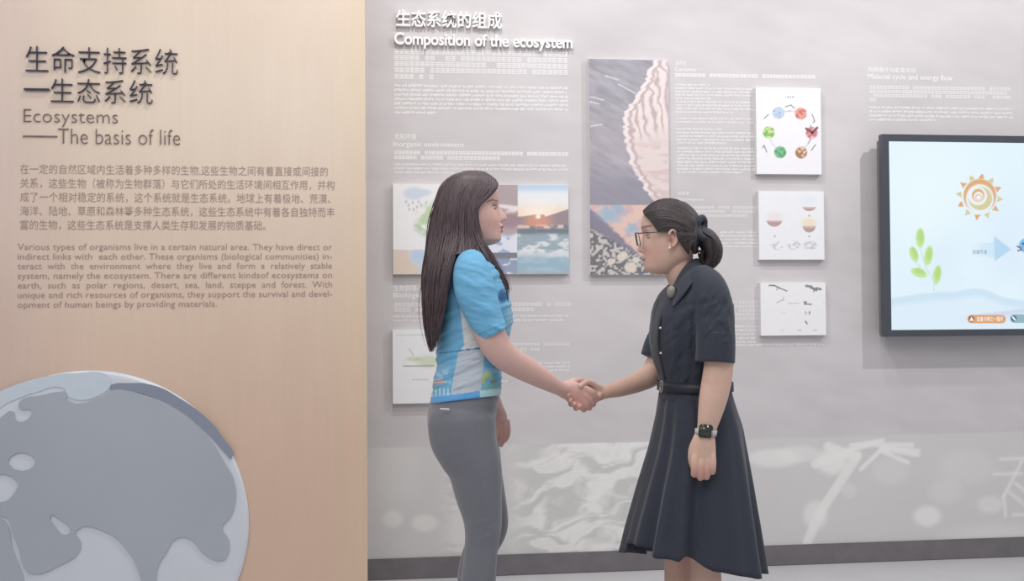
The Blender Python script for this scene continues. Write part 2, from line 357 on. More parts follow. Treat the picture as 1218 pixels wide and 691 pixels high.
# display boards
def board(label, x0, x1, yt, yb, dep, func_, name='display_board', group=None, haze=.1):
    func = lambda a, b_: func_(a, b_)*(1-haze)+np.array([228, 226, 228.])*haze
    group = group or ('small white display cards' if name == 'display_card' else None)
    Y = YW-dep; t = thing(name, label, 'board', group); X0, X1, Z0, Z1 = rect(x0, x1, yt, yb, Y)
    bm = bmesh.new(); box(bm, X0, X1, Y+.0008, YW+.001, Z0, Z1, .001); obj('board_body', bm, M['board'], t)
    painted('board_print', X0+.001, X1-.001, Z0+.001, Z1-.001, Y, .0042 if name == 'display_board' else .0026, func, M['print'], t); return t
def base(px, col=(242, 241, 242)): return np.zeros(px.shape+(3,))+np.array(col, float)
def p_left(px, py):
    c = base(px)
    a = ell(px, py, 492, 230, 12, 7.5, .3)+ell(px, py, 503, 229, 10, 4, .4); c = mixc(c, [205, 217, 232], np.clip(a, 0, 1)*.9)
    for x, y in ((483, 240), (486, 244), (491, 241), (487, 249), (492, 249), (498, 240), (501, 244), (507, 241), (496, 246)): c = mixc(c, [165, 170, 172], ell(px, py, x, y, 1.1, 2, .5)*.7)
    n = fbm(px/9, py/9, 5)
    t = ell(px, py, 522, 262, 26, 21, .3)*sm(.25, .42, n+.15*ell(px, py, 522, 262, 18, 14, .5)); c = mixc(c, [176, 205, 150], t*.75)
    c = mixc(c, [205, 214, 150], ell(px, py, 520, 250, 10, 6, .6)*.5); c = mixc(c, [128, 176, 128], ell(px, py, 512, 272, 16, 8, .5)*sm(.4, .55, n)*.8)
    c = mixc(c, [160, 190, 150], seg(px, py, (494, 268), (508, 276), 1.6, 3)*.6)
    g = sm(296, 298.5, py); c = mixc(c, [206, 214, 226], g); c = mixc(c, [224, 205, 188], g*sm(3, -3, px-484-(py-298)*.55+3*np.sin(py/4)))
    c = mixc(c, [192, 212, 234], g*ell(px, py, 499, 303, 9, 9, .4))
    # middle photographs
    mid = (px > 553); c = mixc(c, [176, 158, 160], mid)
    hnd = ell(px, py, 607, 252, 14, 3.2, .5, -.5)+ell(px, py, 603, 246, 17, 2.4, .5, .12); c = mixc(c, [236, 222, 220], mid*np.clip(hnd, 0, 1))
    c = mixc(c, [156, 130, 136], mid*ell(px, py, 606, 262, 14, 9, .4)); low = mid*sm(273, 280, py+4*np.sin(px/7))
    c = mixc(c, [226, 228, 238], low); c = mixc(c, [150, 172, 214], low*sm(.5, .6, fbm((px+py)/14, (py-px*.5)/6, 9)))
    st = mid*(py > 300); c = mixc(c, [120, 122, 130], st*sm(300, 301, py)); c = mixc(c, [142, 156, 184], st*sm(306, 309, py)); c = mixc(c, [224, 230, 238], st*sm(306, 309, py)*sm(.5, .6, fbm(px/7, py/3.5, 13)))
    # sunset
    s = (px > 615.5).astype(float); sky = mixc(mixc(base(px, (188, 212, 232)), [236, 238, 240], sm(222, 232, py)), [250, 214, 186], sm(238, 256, py))
    sky = mixc(sky, [255, 244, 226], ell(px, py, 640, 256, 18, 14, .8)*.9)
    mt_ = np.where(px > 648, 258-(px-648)*.33, 256.5+1.2*np.sin(px/8)); mm = sm(-.7, .7, py-mt_); sky = mixc(sky, [142, 128, 136], mm*.95)
    sky = mixc(sky, [224, 150, 122], ell(px, py, 640, 262, 15, 12, .7)*mm*.85); sky = mixc(sky, [255, 250, 225], ell(px, py, 640, 257.5, 3, 2.6, .6))
    wv = sm(-1.5, 1.5, py-(270+2.5*np.sin(px/6)+2*(px < 640)))
    sky = mixc(sky, [110, 120, 130], wv); foam = ell(py, px, 269.5, 650, 2.2, 60, .6)*sm(.38, .5, fbm(px/4, py/3, 17)); sky = mixc(sky, [238, 205, 194], foam*.9)
    dn = sm(276, 281, py); sky = mixc(sky, [152, 168, 178], dn); sky = mixc(sky, [222, 226, 228], dn*sm(.45, .62, fbm(px/14, py/5, 19)))
    sky = mixc(sky, [150, 184, 200], sm(302, 308, py)*.8); sky = mixc(sky, [212, 220, 226], sm(298, 302, py)*(1-sm(302, 309, py))*.8)
    sky = mixc(sky, [170, 175, 178], sm(321, 326, py)*.8)
    c = mixc(c, [0, 0, 0], s)+sky*s[..., None]
    return c
board('wide display board with a rain cloud drawing, a sunset sea and river photographs', 467.5, 677, 218.5, 326.5, .026, p_left, haze=.1)
def p_photo(px, py):
    c = base(px, (150, 147, 156)); n = fbm((px+py*.3)/22, (py*.9-px*.45)/5, 3); c += ((n-.47)*60)[..., None]
    c = mixc(c, [176, 160, 168], ell(px, py, 725, 170, 40, 30, .8)*.4); c = mixc(c, [132, 128, 142], sm(190, 225, py)*.8)
    for a, b in (((703, 115), (718, 119)), ((702, 121), (712, 123.5)), ((735, 100), (756, 111)), ((703, 150), (716, 148)), ((720, 90), (735, 95))): c = mixc(c, [232, 230, 232], seg(px, py, a, b, .7)*.8)
    edge_ = np.interp(py, [69, 72, 100, 135, 150, 175, 200, 222, 232, 244], [783, 778, 765, 744, 741, 745, 753, 765, 772, 782])+4*(vnoise(py/2.6, py*0, 5)-.5)+3*(vnoise(py/6, py*0, 9)-.5)
    salt = sm(-.8, .8, px-edge_); sc = base(px, (226, 208, 204)); fold = np.sin((px-.16*(py-70))*.62+5*vnoise(px/9, py/11, 8)+2*vnoise(px/4, py/5, 18))
    up = (1-sm(150, 172, py+(px-770)*.35)); sc = mixc(sc, [160, 134, 138], up*sm(.3, .95, fold)*.6*sm(6, 12, px-edge_)); sc = mixc(sc, [242, 226, 222], up*sm(.1, -.8, fold)*.7)
    sc = mixc(sc, [238, 224, 222], 1-sm(3, 8, px-edge_)); sc = mixc(sc, [176, 152, 154], sm(5, 7, px-edge_)*(1-sm(8, 11, px-edge_))*.8)
    sc = mixc(sc, [206, 176, 172], sm(.5, .6, fbm(px/12, py/4, 77))*sm(160, 180, py)*.6)
    c = mixc(c, [0, 0, 0], salt)+sc*salt[..., None]
    low = sm(243, 244.5, py); d = base(px, (118, 112, 132)); d = mixc(d, [222, 214, 205], low*0+sm(245.5, 246, py)*(1-sm(246, 247.5, py)))
    l1 = (px-702)+(246-py)*1.05+4*vnoise(px/5, py/5, 4)
    d = mixc(d, [226, 188, 172], sm(-2, 4, l1)); d = mixc(d, [216, 164, 160], sm(.45, .55, fbm(px/9, py/9, 31))*sm(0, 5, l1)*.8)
    for x, y, rx, ry in ((724, 255, 13, 9), (752, 271, 6, 9), (737, 248, 8, 5)): d = mixc(d, [136, 170, 200], ell(px+7*(vnoise(px/4, py/4, 91)-.5), py+7*(vnoise(px/4, py/4, 92)-.5), x, y, rx, ry, .6, .5)*.85)
    l2 = (px-702)*.95-(py-258)+5*vnoise(px/7, py/7, 6); d = mixc(d, [112, 104, 128], 1-sm(-3, 1, l2+2))
    l3 = (px-704)*.55-(py-272); cell = np.abs(vnoise(px/2.6, py/2.3, 15)-.5)
    d = mixc(d, [92, 90, 96], 1-sm(-4, 3, l3)); d = mixc(d, [206, 200, 192], (1-sm(-4, 3, l3))*sm(.12, .3, vnoise(px/2.7, py/2.4, 19)-.35)*.9)
    for x, y, r in ((750, 318, 7.5), (739, 306, 5.5), (727, 311, 4.5), (742, 302, 4), (756, 309, 4)): d = mixc(d, [222, 208, 194], ell(px, py, x, y, r, r*.85, .2)*.95)
    return c*(1-low)[..., None]+d*low[..., None]
board('tall photo board of a pink salt ridge above dark pebbles, behind the woman in glasses', 702, 797, 69.5, 327, .026, p_photo, haze=.2)
def p_cycle(px, py):
    c = base(px, (243, 242, 244)); c = mixc(c, [120, 118, 122], (ell(px, py, 940, 115.5, 6, 1.1, .4)*(np.sin(px*2.2) > -.3))*.7)
    a = np.arctan2(py-157, px-940); r = np.hypot((px-940)/25.5, (py-157)/25); ring = ell(r, r*0, 1, 0, .035, 1, .6)
    c = mixc(c, [214, 214, 216], ring*(np.sin(a*3+.5) > -.5)*.8); c = mixc(c, [176, 176, 180], ring*sm(930, 945, px)*(np.sin(a*3+1.2) > .2)*.9)
    for x, y, col, k in ((926, 134, (190, 208, 230), 0), (952.5, 135, (226, 158, 142), 1), (965.5, 158, (206, 110, 112), 2), (953, 181.5, (168, 112, 78), 3), (928, 181, (120, 186, 140), 4), (914.5, 157.5, (212, 226, 150), 5)):
        e = ell(px, py, x, y, 7, 7, .12); c = mixc(c, col, e)
        n = sm(.48, .55, fbm(px/3, py/2.4, 60+k)); c = mixc(c, [(150, 170, 200), (200, 96, 84), (236, 210, 212), (236, 214, 190), (70, 150, 96), (96, 180, 90)][k], e*n*.85)
    c = mixc(c, [110, 66, 76], (seg(px, py, (959, 153), (966, 158), 1.4)+seg(px, py, (966, 158), (972, 152), 1.4))*.9)
    for q in (((934, 127), (941, 125)), ((941, 125), (945, 129)), ((966, 136), (969, 144)), ((969, 144), (967, 146)), ((970, 172), (965, 179)), ((909, 141), (914, 136)), ((909, 173), (912, 181)), ((909, 173), (907, 176))):
        c = mixc(c, [80, 80, 86], seg(px, py, *q, .5)*.8)
    return c
board('white card with six coloured round pictures in a ring, top of the small cards', 900, 977.6, 103.5, 207, .026, p_cycle, 'display_card')
def p_bowl(px, py):
    c = base(px, (241, 241, 243))
    for x, y, rx, ry in ((921, 262, 9, 7.5), (962.5, 246, 7.5, 5), (962.5, 269, 7.5, 7.5)):
        e = ell(px, py, x, y, rx, ry, .1)*(py > y); c = mixc(c, [182, 150, 150], e)
        c = mixc(c, [216, 186, 186], ell(px, py, x, y+1, rx, 1.1, .4)*(py > y))
    c = mixc(c, [240, 226, 190], ell(px, py, 962, 265, 9, 5, .5)*(py < 269)*.9); c = mixc(c, [224, 232, 244], ell(px, py, 962, 238, 9, 6, .6)*.5); c = mixc(c, [238, 224, 222], ell(px, py, 921, 257, 9, 5, .6)*(py < 262)*.7)
    for x, y in ((962.5, 256.5), (962.5, 281), (921.5, 281)): c = mixc(c, [150, 150, 156], ell(px, py, x, y, 1, 1.2, .5)*.8)
    for x in (925, 945, 964): c = mixc(c, [200, 200, 203], ell(px, py, x, 292, 8, 5, .3)*sm(.45, .55, fbm(px/3, py/3, 80))*.9)
    c = mixc(c, [190, 190, 194], seg(px, py, (958, 295), (970, 295), .7)*.8)
    return c
board('white card with brown half-moon bowls, middle of the small cards', 903, 981, 227, 309, .026, p_bowl, 'display_card')
def p_bird(px, py):
    c = base(px, (243, 242, 243))
    S = [((915, 339.5), (921, 339.5), 1, 60), ((921, 339.5), (928, 343), 1, 60), ((928, 343), (936, 346), 1, 90), ((925, 342), (924, 345), .7, 110),
         ((959, 340), (965, 341), 2, 96), ((965, 342), (971, 345), 2, 90), ((971, 343), (976, 344), 2, 96), ((968, 344), (968, 347), 1, 100),
         ((956, 359), (959, 359), .8, 40), ((959, 359), (957, 361.5), .8, 40), ((957, 361.5), (965, 362), 1, 60), ((938, 361), (950, 360.5), 1, 185), ((924, 360), (932, 356), 1, 170), ((932, 353), (932, 358), .6, 160),
         ((958, 371), (959, 373), 1.2, 150), ((963, 371), (963, 373), 1.4, 120), ((958, 382), (960, 385), 1, 50), ((929, 372.5), (934, 372), .7, 195), ((950, 393), (953, 393), 1.2, 180), ((968, 393), (971, 393), 1.3, 185), ((928, 393), (932, 393), .7, 180), ((979, 360), (982, 360), .8, 200)]
    for a, b, wd, g in S: c = mixc(c, [g+20, g+20, g+24], seg(px, py, a, b, wd*.75)*.8)
    return c
board('white card with small birds in flight, bottom of the small cards', 905, 983, 336, 399.5, .026, p_bird, 'display_card')
def p_low(px, py):
    c = base(px, (240, 240, 242)); c = mixc(c, [202, 204, 208], seg(px, py, (472, 398.5), (520, 398.5), .8)*.7)
    c = mixc(c, [206, 216, 184], (ell(px, py, 492, 427, 9, 2.5, .5)+ell(px, py, 510, 430, 14, 7, .5))*.8); c = mixc(c, [150, 156, 150], seg(px, py, (480, 435.5), (516, 435), .7)*.9)
    c = mixc(c, [180, 186, 180], seg(px, py, (487, 415), (492, 423), .7)*.7)
    for x in range(491, 508, 4): c = mixc(c, [188, 190, 192], seg(px, py, (x, 451.5), (x+2, 451.5), .7)*.8)
    return c
board('white card with a pale green sketch and fine lines behind the woman in blue', 467, 560, 392.5, 480.5, .026, p_low, 'display_card')

# wall screen
TV = thing('wall_screen', 'large grey framed wall screen showing a sun and green leaves', 'screen'); D = .11; YF = YW-D
X0, X1, Z0, Z1 = rect(1052.5, 1452, 159.5, 400.5, YF)
x0, x1, z0, z1 = rect(1060.5, 1444, 168, 392.5, YF)
bm = bmesh.new(); zz = (Z0+.05, Z1-.07); box(bm, X0+.01, X1-.01, YF+.03, YW-.03, Z0+.004, Z1-.02, .004); obj('housing', bm, M['tvback'], TV)
bm = bmesh.new(); box(bm, X0+.4, X1-.4, YW-.03, YW, Z0+.25, Z1-.25); obj('wall_bracket', bm, M['black'], TV)
bm = bmesh.new()
for q in ((X0, x0, Z0, Z1), (x1, X1, Z0, Z1), (x0, x1, Z0, z0), (x0, x1, z1, Z1)): box(bm, q[0], q[1], YF, YF+.035, q[2], q[3])
obj('bezel', bm, M['bezel'], TV)
def scr(px, py):
    c = base(px, (230, 246, 254)); c = mixc(c, [218, 234, 251], sm(180, 300, py)*(1-sm(300, 390, py))*.5*fbm(px/40, py/40, 2)*2)
    c = mixc(c, [236, 251, 254], ell(px, py, 1100, 230, 60, 60, .9)*.8)
    hl = 352-6*np.sin((px-1070)/38)-6*ell(px, px*0, 1165, 0, 18, 1, .9); hm = sm(-1, 3, py-hl); c = mixc(c, [206, 228, 243], hm*(1-sm(6, 20, py-hl))*.9); c = mixc(c, [222, 238, 250], hm*sm(6, 22, py-hl))
    c = mixc(c, [200, 206, 232], sm(0, 4, py-(372-(px-1160)*.12))*(1-sm(4, 14, py-(372-(px-1160)*.12)))*sm(1130, 1190, px)*.6)
    X, Y_ = px-1165, py-234; r = np.hypot(X, Y_); a = np.arctan2(Y_, X)
    O, G_ = (226, 176, 130), (214, 208, 164)
    c = mixc(c, O, ell(px, py, 1165.5, 233, 19.5, 20, .05)); c = mixc(c, [232, 245, 252], ell(px, py, 1165.5, 236.5, 16.5, 17.5, .06))
    c = mixc(c, G_, ell(px, py, 1166, 236, 14, 14, .07)); c = mixc(c, [240, 246, 250], ell(px, py, 1163, 233, 11, 11, .08)); c = mixc(c, O, ell(px, py, 1163.5, 232.5, 7.5, 8, .1)); c = mixc(c, [240, 246, 250], ell(px, py, 1163.8, 234, 5.6, 6, .1))
    c = mixc(c, O, ell(px, py, 1164, 235, 4, 4, .12)); c = mixc(c, [244, 248, 250], ell(px, py, 1164, 235, 3, 3, .15))
    for k in range(12):
        t = k*math.pi/6+.12; ux, uy = math.cos(t), math.sin(t); d = X*ux+Y_*uy; e = -X*uy+Y_*ux
        c = mixc(c, O if k % 2 else G_, ((d > 21.5) & (d < 28.5) & (np.abs(e) < (28.5-d)*.55)).astype(float))
    for x, y, rx, ry, ro in ((1094.5, 283, 5.2, 11.5, 0), (1087, 302.5, 4.8, 9.5, -.35), (1104.5, 304, 5, 11.5, .15), (1093, 324.5, 10, 5, .35), (1114.5, 327, 5, 11.5, .15)):
        c = mixc(c, [198, 230, 160], ell(px, py, x, y, rx, ry, .12, ro)); c = mixc(c, [178, 218, 130], ell(px, py, x+1, y-2, rx*.6, ry*.7, .4, ro)*.8)
    for q in (((1094, 294), (1101, 318)), ((1101, 318), (1110, 332)), ((1111, 330), (1111, 346)), ((1088, 310), (1096, 320))): c = mixc(c, [206, 228, 212], seg(px, py, *q, .7)*.9)
    c = mixc(c, [182, 216, 240], poly(px, py, [(1183, 281), (1203, 296.5), (1183, 311)])*.9); c = mixc(c, [204, 230, 246], poly(px, py, [(1150, 289), (1183, 288), (1183, 306), (1150, 305)])*sm(1150, 1183, px)*.8)
    c = mixc(c, [130, 190, 232], ell(px, py, 1222, 292, 10, 9, .1)); c = mixc(c, [120, 90, 110], (seg(px, py, (1210, 293), (1214, 295), .8)+seg(px, py, (1211, 298), (1215, 297), .8))); c = mixc(c, [50, 60, 90], ell(px, py, 1217, 290, 1.2, 1.2, .3))
    return c
ms = bpy.data.materials.new('lit_screen'); ms.use_nodes = True; nt = ms.node_tree; nt.nodes.clear()
a_ = nt.nodes.new('ShaderNodeAttribute'); a_.attribute_name = 'Col'; e_ = nt.nodes.new('ShaderNodeEmission'); e_.inputs[1].default_value = 1.0; o_ = nt.nodes.new('ShaderNodeOutputMaterial')
nt.links.new(a_.outputs['Color'], e_.inputs[0]); nt.links.new(e_.outputs[0], o_.inputs[0])
screen = painted('display_panel', x0, x1, z0, z1, YF+.004, .0042, scr, ms, TV)
def emis(name, rgb):
    m_ = bpy.data.materials.new(name); m_.use_nodes = True; n_ = m_.node_tree; n_.nodes.clear(); e = n_.nodes.new('ShaderNodeEmission'); e.inputs[0].default_value = (*lin(rgb), 1); o = n_.nodes.new('ShaderNodeOutputMaterial'); n_.links.new(e.outputs[0], o.inputs[0]); return m_
def pill(name, xa, xb, ya, yb, m_, yoff):
    r = (yb-ya)/2; pts = [(xa+r+r*math.cos(t), (ya+yb)/2+r*math.sin(t)) for t in np.linspace(math.pi*.5, math.pi*1.5, 10)]+[(xb-r+r*math.cos(t), (ya+yb)/2+r*math.sin(t)) for t in np.linspace(-math.pi*.5, math.pi*.5, 10)]
    bm = bmesh.new(); prism(bm, pxpoly(pts, YF), YF+.004-yoff, YF+.004-yoff+.0004); return obj(name, bm, m_, TV)
e1, e2, e3, e4 = emis('orange_glow', (222, 168, 122)), emis('teal_glow', (150, 184, 196)), emis('white_glow', (250, 248, 246)), emis('brown_glow', (160, 118, 96))
pill('screen_button', 1151, 1197, 374.5, 384.5, e1, .0008); pill('screen_button', 1202, 1260, 374, 384, e2, .0008)
pill('button_icon', 1152.3, 1159.7, 375.5, 383, e4, .0013); pill('button_icon', 1202.6, 1210, 375, 382.6, emis('slate_glow', (96, 130, 146)), .0013)
bm = bmesh.new(); prism(bm, pxpoly([(1153.4, 381.6), (1156, 376.6), (1158.6, 381.6)], YF), YF+.0023, YF+.0026); obj('button_icon', bm, e3, TV)
bm = bmesh.new(); prism(bm, pxpoly([(1203.8, 377), (1205.2, 376), (1209, 380.4), (1207.6, 381.6)], YF), YF+.0023, YF+.0026); obj('button_icon', bm, e3, TV)
printline('能量卡牌之一循环', 1162, 1193, 376.6, 382.4, YF+.0024, e3, TV, .006, 'button_text')
printline('能量传递', 1157, 1174, 297, 302, YF+.0030, emis('grey_glow', (120, 150, 160)), TV, 0, 'screen_text')

# ---------------------------------------------------------------- people toolkit
def PX(px, py, d=0): return at(px, py, YP+d)
SC = (at(610, 345, YP).x-at(600, 345, YP).x)/10            # metres per reference pixel in the people plane
def catmull(rows, sub):
    P_ = np.array(rows, float); n = len(P_); out = []
    for i in range(n-1):
        a, b, c, d = P_[max(i-1, 0)], P_[i], P_[i+1], P_[min(i+2, n-1)]
        for k in range(sub):
            t = k/sub; out.append(.5*((2*b)+(-a+c)*t+(2*a-5*b+4*c-d)*t*t+(-a+3*b-3*c+d)*t**3))
    out.append(P_[-1]); return np.array(out)
def sgnpow(v, e): return math.copysign(abs(v)**e, v)
def tube(bm, rows, n=20, sub=4, ex=1.0, caps=True):
    """rows: (px, py, depth, in-plane radius px, depth radius m)"""
    rows = [tuple(r) if len(r) == 5 else (*r[:4], r[3]*SC) for r in rows]
    W = [(*PX(r[0], r[1], r[2]), r[3]*SC, r[4]) for r in rows]; W = catmull(W, sub)
    C = [Vector(r[:3]) for r in W]; A = [r[3] for r in W]; B = [r[4] for r in W]
    T = [(C[min(i+1, len(C)-1)]-C[max(i-1, 0)]).normalized() for i in range(len(C))]
    if caps:
        k = min(A[0], B[0]); k2 = min(A[-1], B[-1]); pre, post = [], []
        for s_ in (.95, .75, .4): h = math.sqrt(1-s_*s_); pre.append((C[0]-T[0]*k*s_*.8, A[0]*h, B[0]*h, T[0])); post.append((C[-1]+T[-1]*k2*s_*.8, A[-1]*h, B[-1]*h, T[-1]))
        L = pre+list(zip(C, A, B, T))+post[::-1]
    else: L = list(zip(C, A, B, T))
    prev = None; rings = []
    for c, a, b, t in L:
        u = Vector((0, 1, 0)).cross(t)
        if u.length < .35 and prev is not None: u = prev-t*prev.dot(t)
        if u.length < 1e-4: u = Vector((1, 0, 0))
        u.normalize()
        if prev is not None and u.dot(prev) < 0: u = -u
        prev = u; v = t.cross(u)
        rings.append([bm.verts.new(c+u*a*sgnpow(math.cos(q), ex)+v*b*sgnpow(math.sin(q), ex)) for q in np.linspace(0, 2*math.pi, n+1)[:-1]])
    for r0, r1 in zip(rings, rings[1:]):
        for i in range(n): bm.faces.new((r0[i], r0[(i+1) % n], r1[(i+1) % n], r1[i]))
    bm.faces.new(rings[0][::-1]); bm.faces.new(rings[-1])
def trunk(bm, rows, n=40, sub=5, ex=.86):
    """rows: (py, x left, x right, half depth m[, depth centre]) - horizontal sections"""
    W = catmull([(r[0], r[1], r[2], r[3], r[4] if len(r) > 4 else 0) for r in rows], sub); rings = []
    for py, xl, xr, hd, dc in W:
        l, r = PX(xl, py, dc), PX(xr, py, dc); c = (l+r)/2; a = (r.x-l.x)/2; c.z = l.z*.5+r.z*.5
        rings.append([bm.verts.new((c.x+a*sgnpow(math.cos(q), ex), c.y+hd*sgnpow(math.sin(q), ex), c.z)) for q in np.linspace(0, 2*math.pi, n+1)[:-1]])
    for r0, r1 in zip(rings, rings[1:]):
        for i in range(n): bm.faces.new((r0[i], r0[(i+1) % n], r1[(i+1) % n], r1[i]))
    bm.faces.new(rings[0][::-1]); bm.faces.new(rings[-1])
def headmesh(bm, rows, dirn, bumps, yaw=0, depth=0, eye=None, cx=None):
    """rows: (py, front x, back x, half width m); bumps: (rows of (py, px)), lateral sigma m)"""
    W = catmull(rows, 6); n = 72; rings = []; N_ = len(W)
    for py, xf, xb, hw in W:
        xm = xf*.45+xb*.55; ring = []
        for q in np.linspace(0, 2*math.pi, n+1)[:-1]:
            co, si = math.cos(q), math.sin(q)
            rad = abs(xf-xm) if co > 0 else abs(xb-xm)
            fx = sgnpow(co, .82 if co > 0 else 1.0)*rad; yy = hw*sgnpow(si, .92 if co > 0 else 1)
            if co > 0:
                for prof, sg in bumps:
                    ps = sorted(prof); h = np.interp(py, [p[0] for p in ps], [p[1] for p in ps], left=0, right=0); s_ = np.interp(py, [p[0] for p in ps], [sg[0]]*(len(ps)-1)+[sg[1]]) if isinstance(sg, tuple) else sg
                    fx += h*math.exp(-(yy/s_)**2)
                if eye:
                    e = math.exp(-((py-eye)/4.2)**2)*math.exp(-((abs(yy)-.031)/.015)**2); fx -= 2.6*e
                    e = math.exp(-((py-eye-15)/7)**2)*math.exp(-((abs(yy)-.040)/.018)**2); fx += 1.6*e
            p = PX(xm, py, depth); ring.append(bm.verts.new((p.x+dirn*fx*SC, p.y+yy, p.z)))
        rings.append(ring)
    for r0, r1 in zip(rings, rings[1:]):
        for i in range(n): bm.faces.new((r0[i], r0[(i+1) % n], r1[(i+1) % n], r1[i]))
    bm.faces.new(rings[0]); bm.faces.new(rings[-1])
    if yaw:
        c = PX(cx, 280, depth); Rm = Matrix.Rotation(yaw, 4, 'Z')
        for r in rings:
            for v in r: v.co = c+Rm @ (v.co-c)
def melt(bm, name, voxel, iters=4, parent=None, m=None, factor=.5):
    bmesh.ops.recalc_face_normals(bm, faces=bm.faces)
    me = bpy.data.meshes.new('src'); bm.to_mesh(me); bm.free(); o = bpy.data.objects.new('src', me); COL.objects.link(o)
    r = o.modifiers.new('r', 'REMESH'); r.mode = 'VOXEL'; r.voxel_size = voxel
    if iters: s_ = o.modifiers.new('s', 'SMOOTH'); s_.factor = factor; s_.iterations = iters
    bpy.context.view_layer.update()
    out = bpy.data.meshes.new_from_object(o.evaluated_get(bpy.context.evaluated_depsgraph_get())); bpy.data.objects.remove(o)
    out.name = name; out.materials.clear(); return link(name, out, m, parent, True)
def coords(me):
    v = np.zeros(len(me.vertices)*3, np.float32); me.vertices.foreach_get('co', v); return v.reshape(-1, 3).astype(float)
def paint(o, func):
    v = coords(o.data); px, py = proj(v); setcol(o.data, np.clip(func(px, py, v[:, 1]-YP, v), 0, 255))
def yawed(o):           # the bun sits on the side of the turned head that faces the room
    o.data.transform(Matrix.Translation((-.0105, -.033, 0)))
    for ch in o.children: yawed(ch)
    return o
def rodlike(name, rows, m, parent, n=8, sub=4): bm = bmesh.new(); tube(bm, rows, n, sub); return obj(name, bm, m, parent, True)
def ball(name, px, py, d, r, m, parent, sc=(1, 1, 1)):
    bm = bmesh.new(); bmesh.ops.create_uvsphere(bm, u_segments=16, v_segments=10, radius=r); p = PX(px, py, d)
    for v in bm.verts: v.co = Vector((v.co.x*sc[0], v.co.y*sc[1], v.co.z*sc[2]))+p
    return obj(name, bm, m, parent, True)
def strands(bm, guides, n, seed, rad=.0022, jit=1.0, seg_=16, groups=None, taper=.25, jd=.004):
    """hair locks blended between neighbouring guide paths (px, py, depth)"""
    rnd = random.Random(seed); G_ = [catmull(g, 8) for g in guides]
    G_ = [np.array([np.interp(np.linspace(0, 1, seg_+1), np.linspace(0, 1, len(g)), g[:, k]) for k in range(3)]).T for g in G_]
    groups = groups or [(0, len(guides)-1)]; tot = sum(b-a for a, b in groups)
    for a, b in groups:
        for i in range(int(n*(b-a)/tot)):
            t = a+rnd.random()*(b-a); k = min(int(t), b-1); f = t-k; pth = G_[k]*(1-f)+G_[k+1]*f
            ph, am, fr = rnd.random()*6.3, rnd.uniform(.2, 1)*jit, rnd.uniform(.5, 1.6); ox, od = rnd.gauss(0, .6)*jit, rnd.uniform(-1, 1)*jd; cut = rnd.uniform(.86, 1.0) if taper < .5 else 1
            pts = []
            for j, p in enumerate(pth):
                u = j/seg_; k_ = min(1, u*3); pts.append(PX(p[0]+k_*(ox+am*math.sin(ph+u*6.3*fr)), p[1]*1.0 if cut == 1 else pth[0][1]+(p[1]-pth[0][1])*(1-(1-cut)*u), p[2]+od*k_))
            r0 = rad*rnd.uniform(.6, 1.5); prev = None
            for j, c in enumerate(pts):
                t_ = (pts[min(j+1, seg_)]-pts[max(j-1, 0)]).normalized(); u_ = Vector((0, 1, 0)).cross(t_)
                if u_.length < .2: u_ = Vector((1, 0, 0))
                u_.normalize(); v_ = t_.cross(u_); r_ = r0*(1-(1-taper)*max(0, (j/seg_-.6)/.4)**1.5)
                ring = [bm.verts.new(c+u_*r_*math.cos(q)*1.5+v_*r_*math.sin(q)) for q in (0, 1.57, 3.14, 4.71)]
                if prev:
                    for q in range(4): bm.faces.new((prev[q], prev[(q+1) % 4], ring[(q+1) % 4], ring[q]))
                prev = ring
def foot(bm, hx, tx, y0, h=.055):
    """hx heel x, tx toe x in world metres, y0 depth centre"""
    s_ = 1 if tx > hx else -1; L = abs(tx-hx); rings = []
    for t, wd, ht in ((0, .022, .05), (.06, .031, .068), (.2, .034, .075), (.4, .036, .066), (.6, .041, .05), (.78, .044, .04), (.92, .036, .032), (1, .018, .022)):
        rings.append([bm.verts.new((hx+s_*L*t, y0+wd*math.cos(q), max(.002, ht/2+ht/2*math.sin(q)*1.0))) for q in np.linspace(0, 2*math.pi, 17)[:-1]])
    for a, b in zip(rings, rings[1:]):
        for i in range(16): bm.faces.new((a[i], a[(i+1) % 16], b[(i+1) % 16], b[i]))
    bm.faces.new(rings[0]); bm.faces.new(rings[-1])

